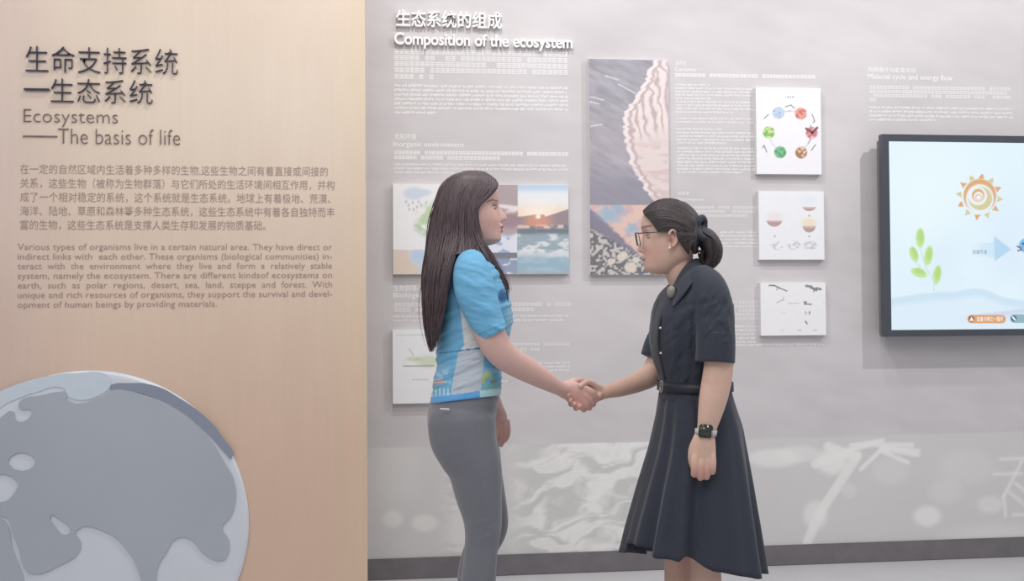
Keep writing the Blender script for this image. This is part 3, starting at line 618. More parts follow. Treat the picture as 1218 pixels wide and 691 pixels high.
def eyeset(P_, px, py, d, dirn, yaw, col, lo, hi):
    """eyeball with iris, two lids leaving a slit and a lash line"""
    c = PX(px, py, d); fw = Vector((dirn*math.cos(yaw), dirn*math.sin(yaw), 0)); sd = Vector((-fw.y, fw.x, 0)); r = .0118
    def put(fx, fy, fz): return c+fw*fx+sd*fy+Vector((0, 0, fz))
    bm = bmesh.new(); bmesh.ops.create_uvsphere(bm, u_segments=20, v_segments=12, radius=r)
    for v in bm.verts: v.co = put(*v.co)
    e = obj('eye', bm, M['eye'], P_, True)
    bm = bmesh.new(); bmesh.ops.create_uvsphere(bm, u_segments=14, v_segments=8, radius=.0056)
    for v in bm.verts: v.co = put(v.co.x*.5+r-.0012, v.co.y, v.co.z)
    obj('iris', bm, M['iris'], e, True)
    bm = bmesh.new(); n = 24; lm = lidmats.setdefault(col, mat('eyelid_skin', col, .55, .02, 60, sss=.1)); R2 = r*1.10
    for z0_, z1_ in ((hi*1.0, 1.4), (-1.4, lo)):
        rr = [[bm.verts.new(put(R2*math.cos(a)*math.cos(q), R2*math.cos(a)*math.sin(q), R2*math.sin(a))) for q in np.linspace(-1.6, 1.6, n)] for a in np.linspace(z0_, z1_, 8)]
        for a, b_ in zip(rr, rr[1:]):
            for i in range(n-1): bm.faces.new((a[i], a[i+1], b_[i+1], b_[i]))
    bmesh.ops.solidify(bm, geom=list(bm.faces), thickness=.0006); obj('eyelid', bm, lm, P_, True)
    bm = bmesh.new(); prev = None
    for q in np.linspace(-1.35, 1.35, 18):
        o = put(R2*1.03*math.cos(hi)*math.cos(q), R2*1.03*math.cos(hi)*math.sin(q), R2*math.sin(hi)+.0002); w_ = .0011*(1-abs(q)/2.2)
        ring = [bm.verts.new(o+Vector((0, 0, 1))*w_*math.cos(t)+fw*w_*math.sin(t)*1.5) for t in (0, 1.57, 3.14, 4.71)]
        if prev:
            for k in range(4): bm.faces.new((prev[k], prev[(k+1) % 4], ring[(k+1) % 4], ring[k]))
        prev = ring
    obj('eyelash', bm, M['iris'], P_, True)
lidmats = {}
# ---------------------------------------------------------------- woman in blue
W1 = thing('person', 'woman with long dark hair, blue jersey and grey leggings, shaking hands', 'person')
b = bmesh.new()
rows = [(207, 568, 552, .018), (210, 579, 542, .042), (216, 587, 534, .060), (224, 591.5, 529, .069), (232, 593, 526.5, .073), (240, 593.4, 525, .0745), (246, 591.6, 525, .0745), (252, 592, 525.5, .073),
        (258, 593, 526.5, .070), (264, 594.3, 528, .067), (270, 595, 531, .063), (276, 595, 535, .058), (282, 596, 541, .050), (286, 595.5, 547, .044), (289.5, 590, 552, .034), (292, 583, 556, .022)]
headmesh(b, rows, 1, [([(242, 0), (247, 3.0), (251, 5.6), (256, 9), (259.5, 10.6), (261.5, 9.4), (264.5, 1.5)], (.008, .012)), ([(265, 0), (268.5, 4.2), (270.5, 4), (272.3, .8), (274.5, 3.6), (277, 1.6), (280, 0)], .017)], yaw=math.radians(-7), eye=246, cx=560)
tube(b, [(556, 275, 0, 17, .05), (556, 290, 0, 17, .048), (557, 303, 0, 18, .052), (560, 318, 0, 20, .06)], ex=1)
trunk(b, [(310, 545, 580, .08), (325, 536, 590, .14), (345, 530, 596, .145), (370, 527, 601, .135), (400, 526, 596, .12), (440, 525, 588, .11), (480, 520, 585, .12), (520, 522, 585, .12)])
# right arm (near) and hand
tube(b, [(560, 322, -.150, 15, .040), (568, 350, -.165, 17, .045), (579, 385, -.17, 17.5, .044), (588, 408, -.165, 17, .042), (601, 424, -.15, 16, .040), (622, 437, -.115, 14.5, .036), (645, 450, -.075, 12, .030), (662, 459.5, -.04, 9.4, .026), (672, 464, -.022, 9, .020)], 24, 5)
def chain(b, pts, r, n=10): tube(b, [(*p, rr) for p, rr in zip(pts, r)], n, 4)
tube(b, [(668, 462.5, -.026, 9.5, .017), (678, 465, -.020, 12, .015), (688, 468, -.018, 12.5, .014), (695, 471, -.016, 11, .013)], 20, 4)
for x, y, x2, y2, x3, y3 in ((696, 462, 707, 468, 713, 474), (694, 469, 704, 476, 709, 481), (691, 475, 700, 482, 704, 485.5), (687, 480, 694, 485.5, 697.5, 487.5)):
    chain(b, [(x-6, y-2, -.016), (x, y, -.020), (x2-2, y2-1, -.020), (x3-3, y3, -.004), (x3-5, y3-1, .012)], (4.2, 4.2, 3.8, 3.4, 3.0))
chain(b, [(672, 459, -.012), (682, 454, .0), (692, 452.5, .008), (701, 455, .018)], (5, 4.6, 4, 3.4))
# left arm (far) hanging, hand in front of thigh
tube(b, [(560, 325, .150, 15, .040), (560, 360, .175, 15, .042), (562, 400, .18, 14, .038), (568, 430, .18, 13, .036), (580, 460, .17, 11, .030), (590, 482, .16, 8, .024), (593, 490, .16, 8, .020)], 20, 5)
tube(b, [(591, 484, .16, 8, .018), (594, 496, .16, 10, .015), (595, 500, .16, 8, .014)], 16, 4)
for k, (x, ln) in enumerate(((588, 21), (593, 26), (598, 25), (602.6, 20))):
    chain(b, [(x+1, 500, .155+.004*k), (x+2.2, 503+ln*.42, .152+.005*k), (x+1, 503+ln*.8, .148+.006*k), (x-2, 503+ln*1.08, .145+.007*k)], (3.1, 3.0, 2.8, 2.5))
chain(b, [(588, 490, .15), (584, 500, .142), (585, 509, .138), (588, 515, .137)], (4.4, 4, 3.6, 3))
# legs down to the shoes
for d_, kx in ((-.085, 0), (.085, 3)):
    tube(b, [(556+kx, 520, d_, 22, .05), (566+kx, 570, d_, 19, .045), (574, 625, d_, 15, .04), (569-kx, 690, d_, 14, .038), (567-kx, 760, d_, 9, .028), (566-kx, 812, d_, 8, .025), (568-kx, 824, d_, 8, .025)], 16, 4)
body1 = melt(b, 'body', .0024, 2, W1, M['skin'])
def skinpaint(base_, lipc, lip, cheek, brow, mouth, red):
    def f(px, py, d, v):
        c = np.zeros(px.shape+(3,))+np.array(base_, float)
        for q in cheek: c = mixc(c, [204, 140, 130], ell(px, py, *q, .7)*.28)
        fr = ell(px, py, lip[0], lip[1], lip[2], lip[3], .25)*(np.abs(d-lip[4]) < .026); c = mixc(c, lipc, fr*.85)
        if mouth: c = mixc(c, [110, 58, 58], ell(px, py, *mouth, .3)*(np.abs(d-lip[4]) < .02)*.9)
        for q in brow: c = mixc(c, [92, 72, 70], seg(px, py, q[0], q[1], q[2])*q[3])
        for q in red: c = mixc(c, [198, 132, 122], ell(px, py, *q, .8)*.4)
        return c
    return f
def sk1(px, py, d, v):
    c = skinpaint((214, 176, 166), (186, 108, 110), (598, 272.5, 5.5, 5), [(584, 266, 9, 8)], [((580, 239.5), (591.5, 238.6), .9, .55)], (597.5, 272.4, 4, .9), [(690, 478, 24, 14), (598, 520, 10, 12)])(px, py, d, v) if False else None
    return c
f1 = skinpaint((214, 176, 166), (184, 104, 108), (599, 272.5, 4.5, 4.6, 0), [(584, 264, 9, 8)], [((579, 240), (586, 237.6), .8, .6), ((586, 237.6), (592, 239), .7, .6)], (599, 272.4, 4.5, .9), [(688, 478, 26, 12), (598, 522, 9, 12)])
paint(body1, f1)
for s_ in (-1, 1):
    eyeset(W1, 585.6, 246.6, s_*.030+(-.003), 1, math.radians(-7), (212, 172, 162), -.12, .30)
# jersey
b = bmesh.new()
trunk(b, [(299, 550, 571, .05), (305, 543, 580, .085), (314, 536, 590, .14), (327, 529, 597, .163), (345, 525, 603.5, .168), (360, 522, 607, .165), (374, 521, 609, .160), (390, 519.5, 608, .152), (412, 519, 603, .143), (438, 519.5, 597.5, .140), (460, 514.5, 595, .146), (476, 512, 594.5, .152), (492, 511, 594, .155)], 56)
J = melt(b, 'jersey', .0032, 8, W1, M['cloth'])
v = coords(J.data); px, py = proj(v); hem = 480.5-(px-512)*.125; zz = v[:, 2].copy()
ov = py > hem; v[ov, 2] += (py[ov]-hem[ov])*SC; 
wr = fbm(px/26+py/40, (py+px*.35)/7, 41)-.47; inn = sm(300, 330, py)*(1-sm(462, 474, py)); cx_ = PX(560, 400).x
nrm = np.c_[(v[:, 0]-cx_)*1.2, v[:, 1]-YP]; nrm /= np.linalg.norm(nrm, axis=1, keepdims=True)+1e-9
v[:, :2] += nrm*(wr*inn*.016)[:, None]; J.data.vertices.foreach_set('co', v.astype(np.float32).ravel())
def jp(px, py, d, v):
    c = np.zeros(px.shape+(3,))+np.array([108, 172, 208.])
    nx, ny = (v[:, 0]-cx_)/.11, d/.15
    hem = 480.5-(px-512)*.125
    lowp = sm(-1, 1, py-(418-(px-540)*.13)); up = 1-lowp
    # grey side panels
    side = np.abs(d) > .055
    xl = np.interp(py, [340, 372, 410, 420, 450, 475], [544, 548, 552, 545, 539, 535]); xr = np.interp(py, [340, 372, 400, 418, 421, 450, 475], [548, 562, 573, 577, 576, 574, 570])
    sp = sm(-.8, .8, px-xl)*sm(-.8, .8, xr-px)*(py > 345)*(py < hem-8)*side; 
    # printed landscape on the lower blue parts
    pr = lowp*(1-sp); n = fbm(px/10, py/7, 51)
    c = mixc(c, [168, 208, 232], pr*sm(430, 445, py)*sm(.4, .6, n)*.8)
    c = mixc(c, [120, 176, 120], pr*np.clip(ell(px, py, 583, 456, 13, 9, .4)+ell(px, py, 520, 460, 14, 4, .4), 0, 1)*sm(.3, .5, n)*.9)
    c = mixc(c, [196, 208, 110], pr*ell(px, py, 577, 450, 8, 6, .8)*sm(.3, .5, n)*.9); c = mixc(c, [224, 216, 208], pr*ell(px, py, 522, 454, 8, 3, .4)*.9)
    c = mixc(c, [150, 90, 84], pr*(seg(px, py, (515, 454), (529, 452), .8)+seg(px, py, (516, 457), (528, 455), .6)+seg(px, py, (584, 454), (590, 453), 1))*.8)
    c = mixc(c, [190, 220, 224], pr*sm(462, 467, py)*(px > 560)*.9); c = mixc(c, [214, 230, 238], pr*sm(460, 464, py)*(px < 540)*sm(.1, .6, np.sin(px*1.3))*.7)
    c = mixc(c, [206, 208, 208], sp*up); c = mixc(c, [186, 194, 204], sp*lowp)
    c = mixc(c, [60, 120, 156], (np.abs(py-(418-(px-540)*.13)) < .9)*side*.8)
    c = mixc(c, [98, 166, 218], (py > hem-8)*(px < 571)); c = mixc(c, [176, 214, 220], (py > hem-8)*(px >= 571))
    c = mixc(c, [150, 196, 216], sm(600, 606, px)*(py > 360)*(py < 400)*.6)
    c = mixc(c, [44, 90, 140], ell(px, py, 598, 352, 5, 8, .3)*.8)
    return c
paint(J, jp)
for s_ in (-1, 1):
    b = bmesh.new()
    if s_ < 0: tube(b, [(560, 311, -.120, 16, .05), (561, 323, -.150, 21, .052), (565, 345, -.166, 23, .054), (573, 368, -.171, 21, .053), (581, 386, -.172, 18.5, .051), (584.5, 392, -.171, 17.8, .0505), (586.5, 396, -.17, 17.4, .050)], 32, 5, caps=False)
    else: tube(b, [(560, 316, .125, 17, .05), (561, 330, .155, 19, .052), (562, 355, .172, 18, .052), (564, 392, .178, 17, .048)], 28, 5, caps=False)
    S = melt(b, 'sleeve', .004, 4, J, M['cloth'])
    v = coords(S.data); px, py = proj(v)
    wr = (fbm(px/22-py/30, (py-px*.2)/8, 43)-.47)*.014; v[:, 1] += s_*wr*sm(-.1, -.15, -np.abs(v[:, 1]-YP)); S.data.vertices.foreach_set('co', v.astype(np.float32).ravel())
    paint(S, lambda px, py, d, v: mixc(np.zeros(px.shape+(3,))+np.array([108, 172, 208.]), [70, 142, 190], (np.abs(py-(396.5-(px-572)*.41)) < .7)*(s_ < 0)*.9))
rodlike('collar', [(547, 300, -.0, 2.5), (552, 304, -.05, 2.5), (566, 306, -.055, 2.5), (580, 306, -.03, 2.5), (584, 307, 0, 2.5), (580, 306, .03, 2.5), (566, 306, .055, 2.5), (552, 304, .05, 2.5), (547, 300, 0, 2.5)], mat('jersey_blue', (108, 172, 208), .7), J)
# leggings
b = bmesh.new()
trunk(b, [(462, 516, 591, .142), (476, 512, 592.5, .150), (490, 509, 590, .158), (505, 508.5, 587, .163), (520, 512, 588, .165), (534, 520, 590, .160)], 48)
tube(b, [(549, 500, -.082, 39, .085), (551, 520, -.085, 38.5, .085), (558, 540, -.087, 34.5, .083), (565, 558, -.088, 31, .080), (569.5, 588, -.088, 27, .074), (573.5, 612, -.088, 23, .064), (574.5, 630, -.088, 21, .058), (572.5, 650, -.086, 19.2, .054), (570.5, 672, -.086, 19.5, .053), (569, 691, -.086, 20, .052), (569, 715, -.085, 19, .050), (568, 745, -.085, 15, .042), (567, 780, -.085, 11, .034), (567, 806, -.085, 10, .030)], 32, 4)
tube(b, [(551, 500, .082, 38, .085), (554, 520, .085, 38, .085), (564, 545, .086, 33, .082), (570, 565, .087, 28, .078), (578, 595, .088, 24.5, .07), (584, 618, .088, 21, .062), (582, 632, .088, 20.5, .056), (573, 650, .086, 20, .054), (566, 672, .085, 20, .053), (563, 691, .085, 19.5, .052), (561, 715, .085, 18, .05), (560, 745, .085, 15, .042), (560, 780, .085, 11, .034), (560, 806, .085, 10, .03)], 32, 4)
Lg = melt(b, 'leggings', .0045, 6, W1, M['legging'])
v = coords(Lg.data); px, py = proj(v)
v[:, 1] += np.where(v[:, 1] < YP, -1, 1)*(fbm(px/16, (py+px*.4)/6, 61)-.47)*.004*(sm(600, 620, py)*(1-sm(650, 665, py))+.3)
Lg.data.vertices.foreach_set('co', v.astype(np.float32).ravel())
rodlike('size_mark', [(524, 486.2, -.152, .7), (534, 486.6, -.158, .7)], M['white'], Lg)
for s_ in (-1, 1):
    b = bmesh.new(); x0_ = PX(555, 830, s_*.085).x; foot(b, x0_-.02, x0_+.225, YP+s_*.085)
    sh = melt(b, 'shoe', .004, 3, W1, M['shoe']); v = coords(sh.data); v[:, 2] -= v[:, 2].min(); sh.data.vertices.foreach_set('co', v.astype(np.float32).ravel())
# long hair
b = bmesh.new()
hr = [(204.5, 566, 550, .018), (208, 580, 539, .045), (214, 588, 530, .066), (222, 591, 523, .077), (232, 580, 519, .083), (244, 570, 516, .086), (258, 567, 514, .087), (272, 568, 512, .086), (286, 569, 510, .082)]
headmesh(b, hr, 1, [])
trunk(b, [(280, 510, 560, .080, .0), (292, 508, 548, .092), (306, 508, 540, .100), (325, 506, 532, .110), (345, 505, 527, .110), (365, 506, 524, .105), (385, 508, 521, .095), (398, 511, 519, .08)], 40)
cap = melt(b, 'hair', .004, 3, W1, M['hair'])
b = bmesh.new()
for sg in (-1, 1):
    D_ = lambda *p: [(x, y, d*sg) for x, y, d in p]
    gs = [D_((577, 205.5, .006), (588, 213, .045), (591, 222, .066), (580, 235, .078), (567.5, 247, .083), (566.5, 262, .085), (570, 280, .086), (576, 296, .095), (586, 315, .110), (595, 335, .112), (602, 352, .102), (604, 366, .092)),
          D_((572, 204.5, .006), (578, 209, .05), (575, 222, .074), (564, 238, .084), (560, 252, .087), (560, 268, .088), (564, 284, .089), (569, 298, .100), (577, 314, .118), (585, 330, .120), (591, 344, .115), (596, 358, .10)),
          D_((568, 203.8, .004), (560, 210, .055), (556, 222, .078), (549, 240, .087), (547, 256, .089), (547, 272, .089), (545, 288, .098), (541, 303, .135), (536, 322, .160), (532, 345, .168), (528, 370, .168), (522, 398, .155)),
          D_((562, 203.8, .003), (548, 209, .052), (541, 221, .075), (536, 240, .084), (534, 258, .086), (532, 276, .088), (529, 293, .095), (527, 310, .125), (524, 332, .145), (522, 355, .148), (520, 385, .14), (517, 414, .12)),
          D_((556, 204, .002), (538, 211, .042), (528, 226, .058), (522, 245, .065), (519, 262, .067), (516, 280, .070), (513, 298, .080), (510, 318, .090), (507, 342, .092), (506, 366, .095), (508, 394, .09), (513, 420, .08)),
          D_((552, 204.5, .0), (533, 213, .020), (523, 232, .024), (518, 250, .024), (514, 268, .024), (512, 287, .026), (510, 305, .03), (507, 325, .035), (505, 346, .035), (505, 368, .033), (508, 392, .03), (512, 416, .025))]
    strands(b, gs, 900, 5+sg, .0014, 1.5, 20, [(0, 1), (2, 5)])
    strands(b, gs, 60, 55+sg, .0007, 4.0, 20, [(0, 1), (2, 5)])
    gt = [[p for p in g[:8]] for g in gs[:3]]
    strands(b, gt, 340, 15+sg, .0016, .6, 12, taper=.8)
obj('hair_strands', b, M['hair'], W1, True)

# ---------------------------------------------------------------- woman in dress
W2 = thing('person', 'woman in glasses and a dark belted shirt dress, shaking hands', 'person')
b = bmesh.new()
YAWH = math.radians(-17)
rows = [(239, 789, 803, .018), (243, 778, 813, .045), (249, 769, 821, .061), (257, 764, 827, .070), (265, 762.2, 830, .073), (272, 762.4, 831, .0745), (278, 764.6, 831, .0745), (284, 765, 830.5, .073),
        (290, 765, 829.5, .0715), (296, 765, 828, .0695), (302, 765.5, 825, .067), (308, 765.5, 822, .063), (314, 765.8, 816, .056), (319, 766.5, 810, .048), (323, 770, 806, .038), (326, 778, 802, .025)]
headmesh(b, rows, -1, [([(277, 0), (282, 1.8), (287, 3.8), (292, 6.2), (296, 8), (298.5, 7), (301.5, .5)], (.008, .012)), ([(302, 0), (305.5, 1.8), (307.6, 1.3), (309.4, .0), (311.8, 2.0), (314.5, 1.0), (317, 0)], .018)], yaw=YAWH, eye=279, cx=797)
tube(b, [(806, 296, 0, 19, .052), (806, 312, 0, 19, .050), (812, 326, 0, 20, .055), (822, 342, 0, 22, .065)])
trunk(b, [(335, 800, 845, .09), (348, 795, 858, .145), (370, 786, 862, .15), (400, 784, 862, .135), (440, 792, 860, .115), (480, 790, 862, .13), (530, 788, 866, .14)])
# left arm (near)
tube(b, [(846, 345, -.150, 18, .042), (851, 375, -.172, 18.5, .046), (855, 410, -.180, 17.5, .043), (855, 432, -.186, 16.8, .040), (852, 455, -.192, 17, .038), (848, 475, -.198, 16, .036), (844, 494, -.203, 13.5, .030), (841, 508, -.206, 11.2, .024), (839, 517, -.208, 10.8, .021)], 24, 5)
tube(b, [(839, 514, -.208, 11, .020), (837, 527, -.212, 14, .018), (836, 540, -.214, 15.3, .016), (836.5, 550, -.214, 15, .015)], 20, 4)
for x, y, ln in ((826, 548, 16), (833.3, 550, 18), (840.6, 550, 17), (847.3, 547, 14)):
    chain(b, [(x+(836-x)*.25, y-12, -.212), (x, y-2, -.220), (x, y+ln*.6, -.222), (x-.3, y+ln, -.210), (x, y+ln*.8, -.192), (x, y+ln*.35, -.186)], (4.2, 4.4, 4.2, 4.0, 3.6, 3.2), 12)
chain(b, [(829, 522, -.208), (823.5, 534, -.206), (822.5, 546, -.204), (825, 556, -.200), (828, 561, -.196)], (5, 4.4, 4, 3.7, 3), 12)
# right arm (far) and hand
tube(b, [(818, 350, .150, 17, .042), (806, 385, .170, 17, .044), (793, 415, .172, 16.5, .042), (783, 434, .165, 16.5, .040), (774, 446, .15, 15, .036), (757, 455, .12, 12.5, .033), (738, 461.5, .075, 10.5, .028), (722, 465.5, .042, 8.5, .023), (713, 467.5, .026, 8.5, .018)], 24, 5)
tube(b, [(716, 467, .030, 9, .016), (707, 467.5, .018, 11.5, .014), (698, 468.5, .012, 12, .013), (690, 470, .010, 11, .012)], 20, 4)
for x3, y3, x4, y4 in ((678, 466, 676, 470), (677, 472, 679, 476.5), (680, 478, 684, 480.5), (686, 483, 690, 483)):
    chain(b, [(694, 470+(y3-474)*.5, .008), (685, y3-.5, .008), (x3, y3+1.5, -.002), (x3-.5, y3+2.6, -.020), (x4, y4, -.034)], (4, 4, 3.8, 3.5, 3.2))
chain(b, [(712, 463, .020), (704, 457, .006), (697, 455, -.010), (690, 459.5, -.030)], (4.8, 4.5, 4.0, 3.4))
chain(b, [(713, 470, .012), (708, 475, .0), (703, 478, -.004)], (5, 4.5, 4))
for d_, cx_2 in ((-.085, 838), (.075, 806)):
    kk = 0 if d_ < 0 else 1
    tube(b, [(cx_2-2, 530, d_, 27, .075), (cx_2, 590, d_, 23, .062), (cx_2, 640, d_, 17.5, .05), (cx_2+1, 670, d_, 17, .048), (cx_2+2, 700, d_, 18, .050), (cx_2+3, 735, d_, 14, .04), (cx_2+3, 775, d_, 9, .028), (cx_2+3, 812, d_, 8, .026), (cx_2+1, 824, d_, 8.5, .028)], 20, 4)
# ear
ec = (799.5, 283)
for q in ((799.5, 283, 5.2, 9.4),): tube(b, [(801, 275, -.076, 4.8, .005), (800, 283, -.080, 5.4, .005), (798, 291, -.077, 3.4, .004)], 14, 4)
pts = [(ec[0]+1+5.2*math.sin(t)*(1 if math.cos(t) > -.3 else .75), ec[1]-9.6*math.cos(t), -.085-.003*math.cos(t)) for t in np.linspace(-1.1, 3.4, 9)]
tube(b, [(*p, 1.7) for p in pts], 10, 3); tube(b, [(796.8, 290.5, -.080, 2.6), (797, 294.5, -.080, 2.5)], 10, 3)
body2 = melt(b, 'body', .0024, 2, W2, M['skin'])
f2 = skinpaint((214, 178, 160), (200, 132, 128), (763.5, 309.5, 4, 3.8, .02), [(776, 300, 11, 9)], [((764, 270.6), (774, 268.6), 1, .6)], (764, 309.3, 5, .7), [(690, 478, 26, 12), (836, 562, 14, 8), (799, 285, 5, 6)])
paint(body2, lambda px, py, d, v: mixc(f2(px, py, d, v), [128, 84, 74], ell(px, py, 797.6, 285, 2.2, 4, .6)*(d < -.065)*.6))
for s_ in (-1, 1):
    eyeset(W2, (774.2 if s_ < 0 else 770.8), 280.3, s_*.030+(.008), -1, YAWH, (212, 174, 158), -.15, .18)
ball('earring', 796.4, 295, -.087, .0042, M['pearl'], W2)
# glasses
GL = rodlike('glasses', [(760.5, 277.3, -.030, .5), (772, 276.6, -.056, .5), (786, 275.9, -.076, .5), (798, 276, -.087, .5), (803, 280, -.090, .5)], M['frame'], W2, 8)
rodlike('temple', [(757, 277.5, .092, .75), (768, 277, .10, .75), (795, 276, .09, .75)], M['frame'], GL, 8)
def rim(d0, d1, x0, x1):
    pts = []
    for t in np.linspace(0, 2*math.pi, 21):
        u, vv = sgnpow(math.cos(t), .7), sgnpow(math.sin(t), .7); dd = (d0+d1)/2+(d1-d0)/2*u; pts.append(((x0+x1)/2+(x1-x0)/2*u+vv*1.5, 284.6+vv*8.2, dd))
    rodlike('rim', [(*p, .45) for p in pts], M['frame'], GL, 6, 2)
    bm = bmesh.new(); bm.faces.new([bm.verts.new(PX(*p)) for p in pts[:-1]]); r = bmesh.ops.extrude_face_region(bm, geom=list(bm.faces))
    for v_ in [g for g in r['geom'] if isinstance(g, bmesh.types.BMVert)]: v_.co.x += .0012
    obj('lens', bm, M['glass'], GL)
rim(-.028, .020, 760.8, 757.6); rim(.042, .088, 757, 756.4)
rodlike('bridge', [(757.6, 281, .020, .6), (757, 280, .031, .6), (757, 281, .042, .6)], M['frame'], GL, 6)
# dress bodice
b = bmesh.new()
trunk(b, [(321, 815, 832, .062), (326, 810, 842, .100), (334, 803, 852, .138), (341, 796, 857, .157), (348, 789, 861, .168), (360, 782, 865, .176), (375, 778, 867.5, .176), (392, 775.5, 868.5, .170), (408, 775.5, 868, .160), (425, 778.5, 867, .150), (440, 783, 866, .140), (452, 786.5, 865.5, .134), (466, 787, 866, .134), (474, 786, 867, .14)], 56)
tube(b, [(835, 332, -.105, 17, .05), (842, 341, -.135, 20.5, .056), (847, 358, -.158, 22.5, .058), (850, 380, -.172, 22.8, .058), (851.5, 400, -.180, 22.2, .057), (851.5, 412, -.184, 21.6, .055)], 32, 5)
tube(b, [(825, 335, .118, 17, .05), (812, 355, .150, 20, .056), (800, 382, .168, 21, .056), (792, 405, .172, 20.5, .054)], 28, 5)
DR = melt(b, 'dress', .0038, 9, W2, M['dress'])
v = coords(DR.data); px, py = proj(v); wr = ((fbm(px/9, (py+px*.3)/26, 71)-.47)*.018+(fbm((px+py)/12, (py-px)/30, 73)-.47)*.014)*sm(332, 360, py); v[:, 1] += np.where(v[:, 1] < YP, -1, 1)*wr; DR.data.vertices.foreach_set('co', v.astype(np.float32).ravel())
for rows in ([(851, 397, -.179, 22.2, .0580), (851.2, 412, -.184, 22.3, .058), (850.5, 431, -.188, 22.4, .058)], [(793, 398, .172, 21.5, .057), (786, 412, .172, 21.5, .057), (780.5, 427, .170, 20.5, .055)]):
    b = bmesh.new(); tube(b, rows, 32, 4, caps=False); melt(b, 'cuff', .0035, 2, DR, M['dress'])
# collar: two standing wings folded over
def sheet(name, rows, m, parent, th=.003, sub=4, bothsmooth=True):
    """rows of equal length lists of (px,py,d) -> curved cloth sheet with thickness"""
    g = np.array([[list(PX(*p)) for p in r] for r in rows], float)
    g = np.array([catmull(r, sub) for r in g]); g = np.array([catmull(g[:, j], sub) for j in range(g.shape[1])]).transpose(1, 0, 2)
    nr, nc = g.shape[:2]; bm = bmesh.new(); V = [[bm.verts.new(g[i, j]) for j in range(nc)] for i in range(nr)]
    for i in range(nr-1):
        for j in range(nc-1): bm.faces.new((V[i][j], V[i][j+1], V[i+1][j+1], V[i+1][j]))
    bmesh.ops.recalc_face_normals(bm, faces=bm.faces); bmesh.ops.solidify(bm, geom=list(bm.faces), thickness=th)
    return obj(name, bm, m, parent, bothsmooth)
for s_ in (-1, 1):
    sheet('collar', [[(832, 310, 0), (829, 307, s_*.040), (819, 311.5, s_*.062), (808, 325, s_*.068), (799, 342, s_*.052)],
                     [(837, 316, 0), (836, 315, s_*.056), (826, 319, s_*.098), (812, 335, s_*.118), (801, 350, s_*.092)],
                     [(840, 322, 0), (839, 323, s_*.070), (829, 329, s_*.132), (813, 350, s_*.152), (800, 366, s_*.122)]], M['dress'], DR, .004)
rodlike('placket', [(799, 350, -.045, 1.3), (792, 362, -.060, 1.3), (786, 378, -.070, 1.3), (783, 400, -.075, 1.3), (785.5, 425, -.07, 1.3), (791, 452, -.06, 1.3)], M['belt'], DR)
for x, y, d_ in ((799, 358, -.062), (789.5, 390, -.093), (790, 420, -.090)): ball('button', x-4, y, d_, .0035, M['pearl'], DR)
# skirt
def skirt():
    n, mz = 220, 34; bm = bmesh.new(); rings = []
    for j in range(mz+1):
        t = j/mz; ring = []
        for i in range(n):
            q = 2*math.pi*i/n; co, si = math.cos(q), math.sin(q)
            xl = np.interp(t, [0, .18, .37, .6, .85, 1], [786.5, 782, 774.5, 762, 750, 744]); xr = np.interp(t, [0, .1, .22, .5, .75, 1], [866, 872, 880, 889, 896, 902])
            a = (xr-xl)/2; xc = (xr+xl)/2; hd = .133+.110*t**.8
            g = q+.25*math.sin(3*q+1)
            fold = (t**1.15)*(.024*math.cos(6*g+.9)+.010*math.cos(11*g+1.3)+.004*math.cos(19*q)); fold -= (.25+.75*t)*.020*max(0, math.cos(4*g+.3))**10
            tx = xc+a*co; near = np.interp(tx, [744, 768, 786, 792, 822, 862, 903], [643, 660, 668.5, 664, 681, 688, 684]); hy = near if si < 0 else 655
            s_ = YP/(YP+hd*si); hemy = 369.5+(hy-369.5)/s_
            py = 458+(hemy-458)*t; p = PX(xc, py, 0)
            px_ = p.x+(a*SC+fold*.9)*sgnpow(co, .9); ring.append(bm.verts.new((px_, p.y+(hd+fold)*sgnpow(si, .9), p.z)))
        rings.append(ring)
    for r0, r1 in zip(rings, rings[1:]):
        for i in range(n): bm.faces.new((r0[i], r0[(i+1) % n], r1[(i+1) % n], r1[i]))
    bmesh.ops.recalc_face_normals(bm, faces=bm.faces); bmesh.ops.solidify(bm, geom=list(bm.faces), thickness=.003)
    return obj('skirt', bm, M['dress'], DR, True)
skirt()
# belt and buckle
def belt():
    bm = bmesh.new(); n = 64; rings = []
    for py, g in ((454, 0), (454, .005), (464.5, .006), (464.5, 0)):
        l, r = PX(786.5, py), PX(866, py); c = (l+r)/2; a = (r.x-l.x)/2
        rings.append([bm.verts.new((c.x+(a+g)*sgnpow(math.cos(q), .86), c.y+(.136+g)*sgnpow(math.sin(q), .86), l.z)) for q in np.linspace(0, 2*math.pi, n+1)[:-1]])
    for k in range(4):
        r0, r1 = rings[k], rings[(k+1) % 4]
        for i in range(n): bm.faces.new((r0[i], r0[(i+1) % n], r1[(i+1) % n], r1[i]))
    return obj('belt', bm, M['belt'], W2, True)
BT = belt(); rodlike('buckle', [(788, 453.5, -.085, .9), (785.5, 453.5, -.05, .9), (785.2, 465, -.05, .9), (787.5, 465, -.085, .9), (788, 453.5, -.085, .9)], M['steel'], BT, 6, 2)
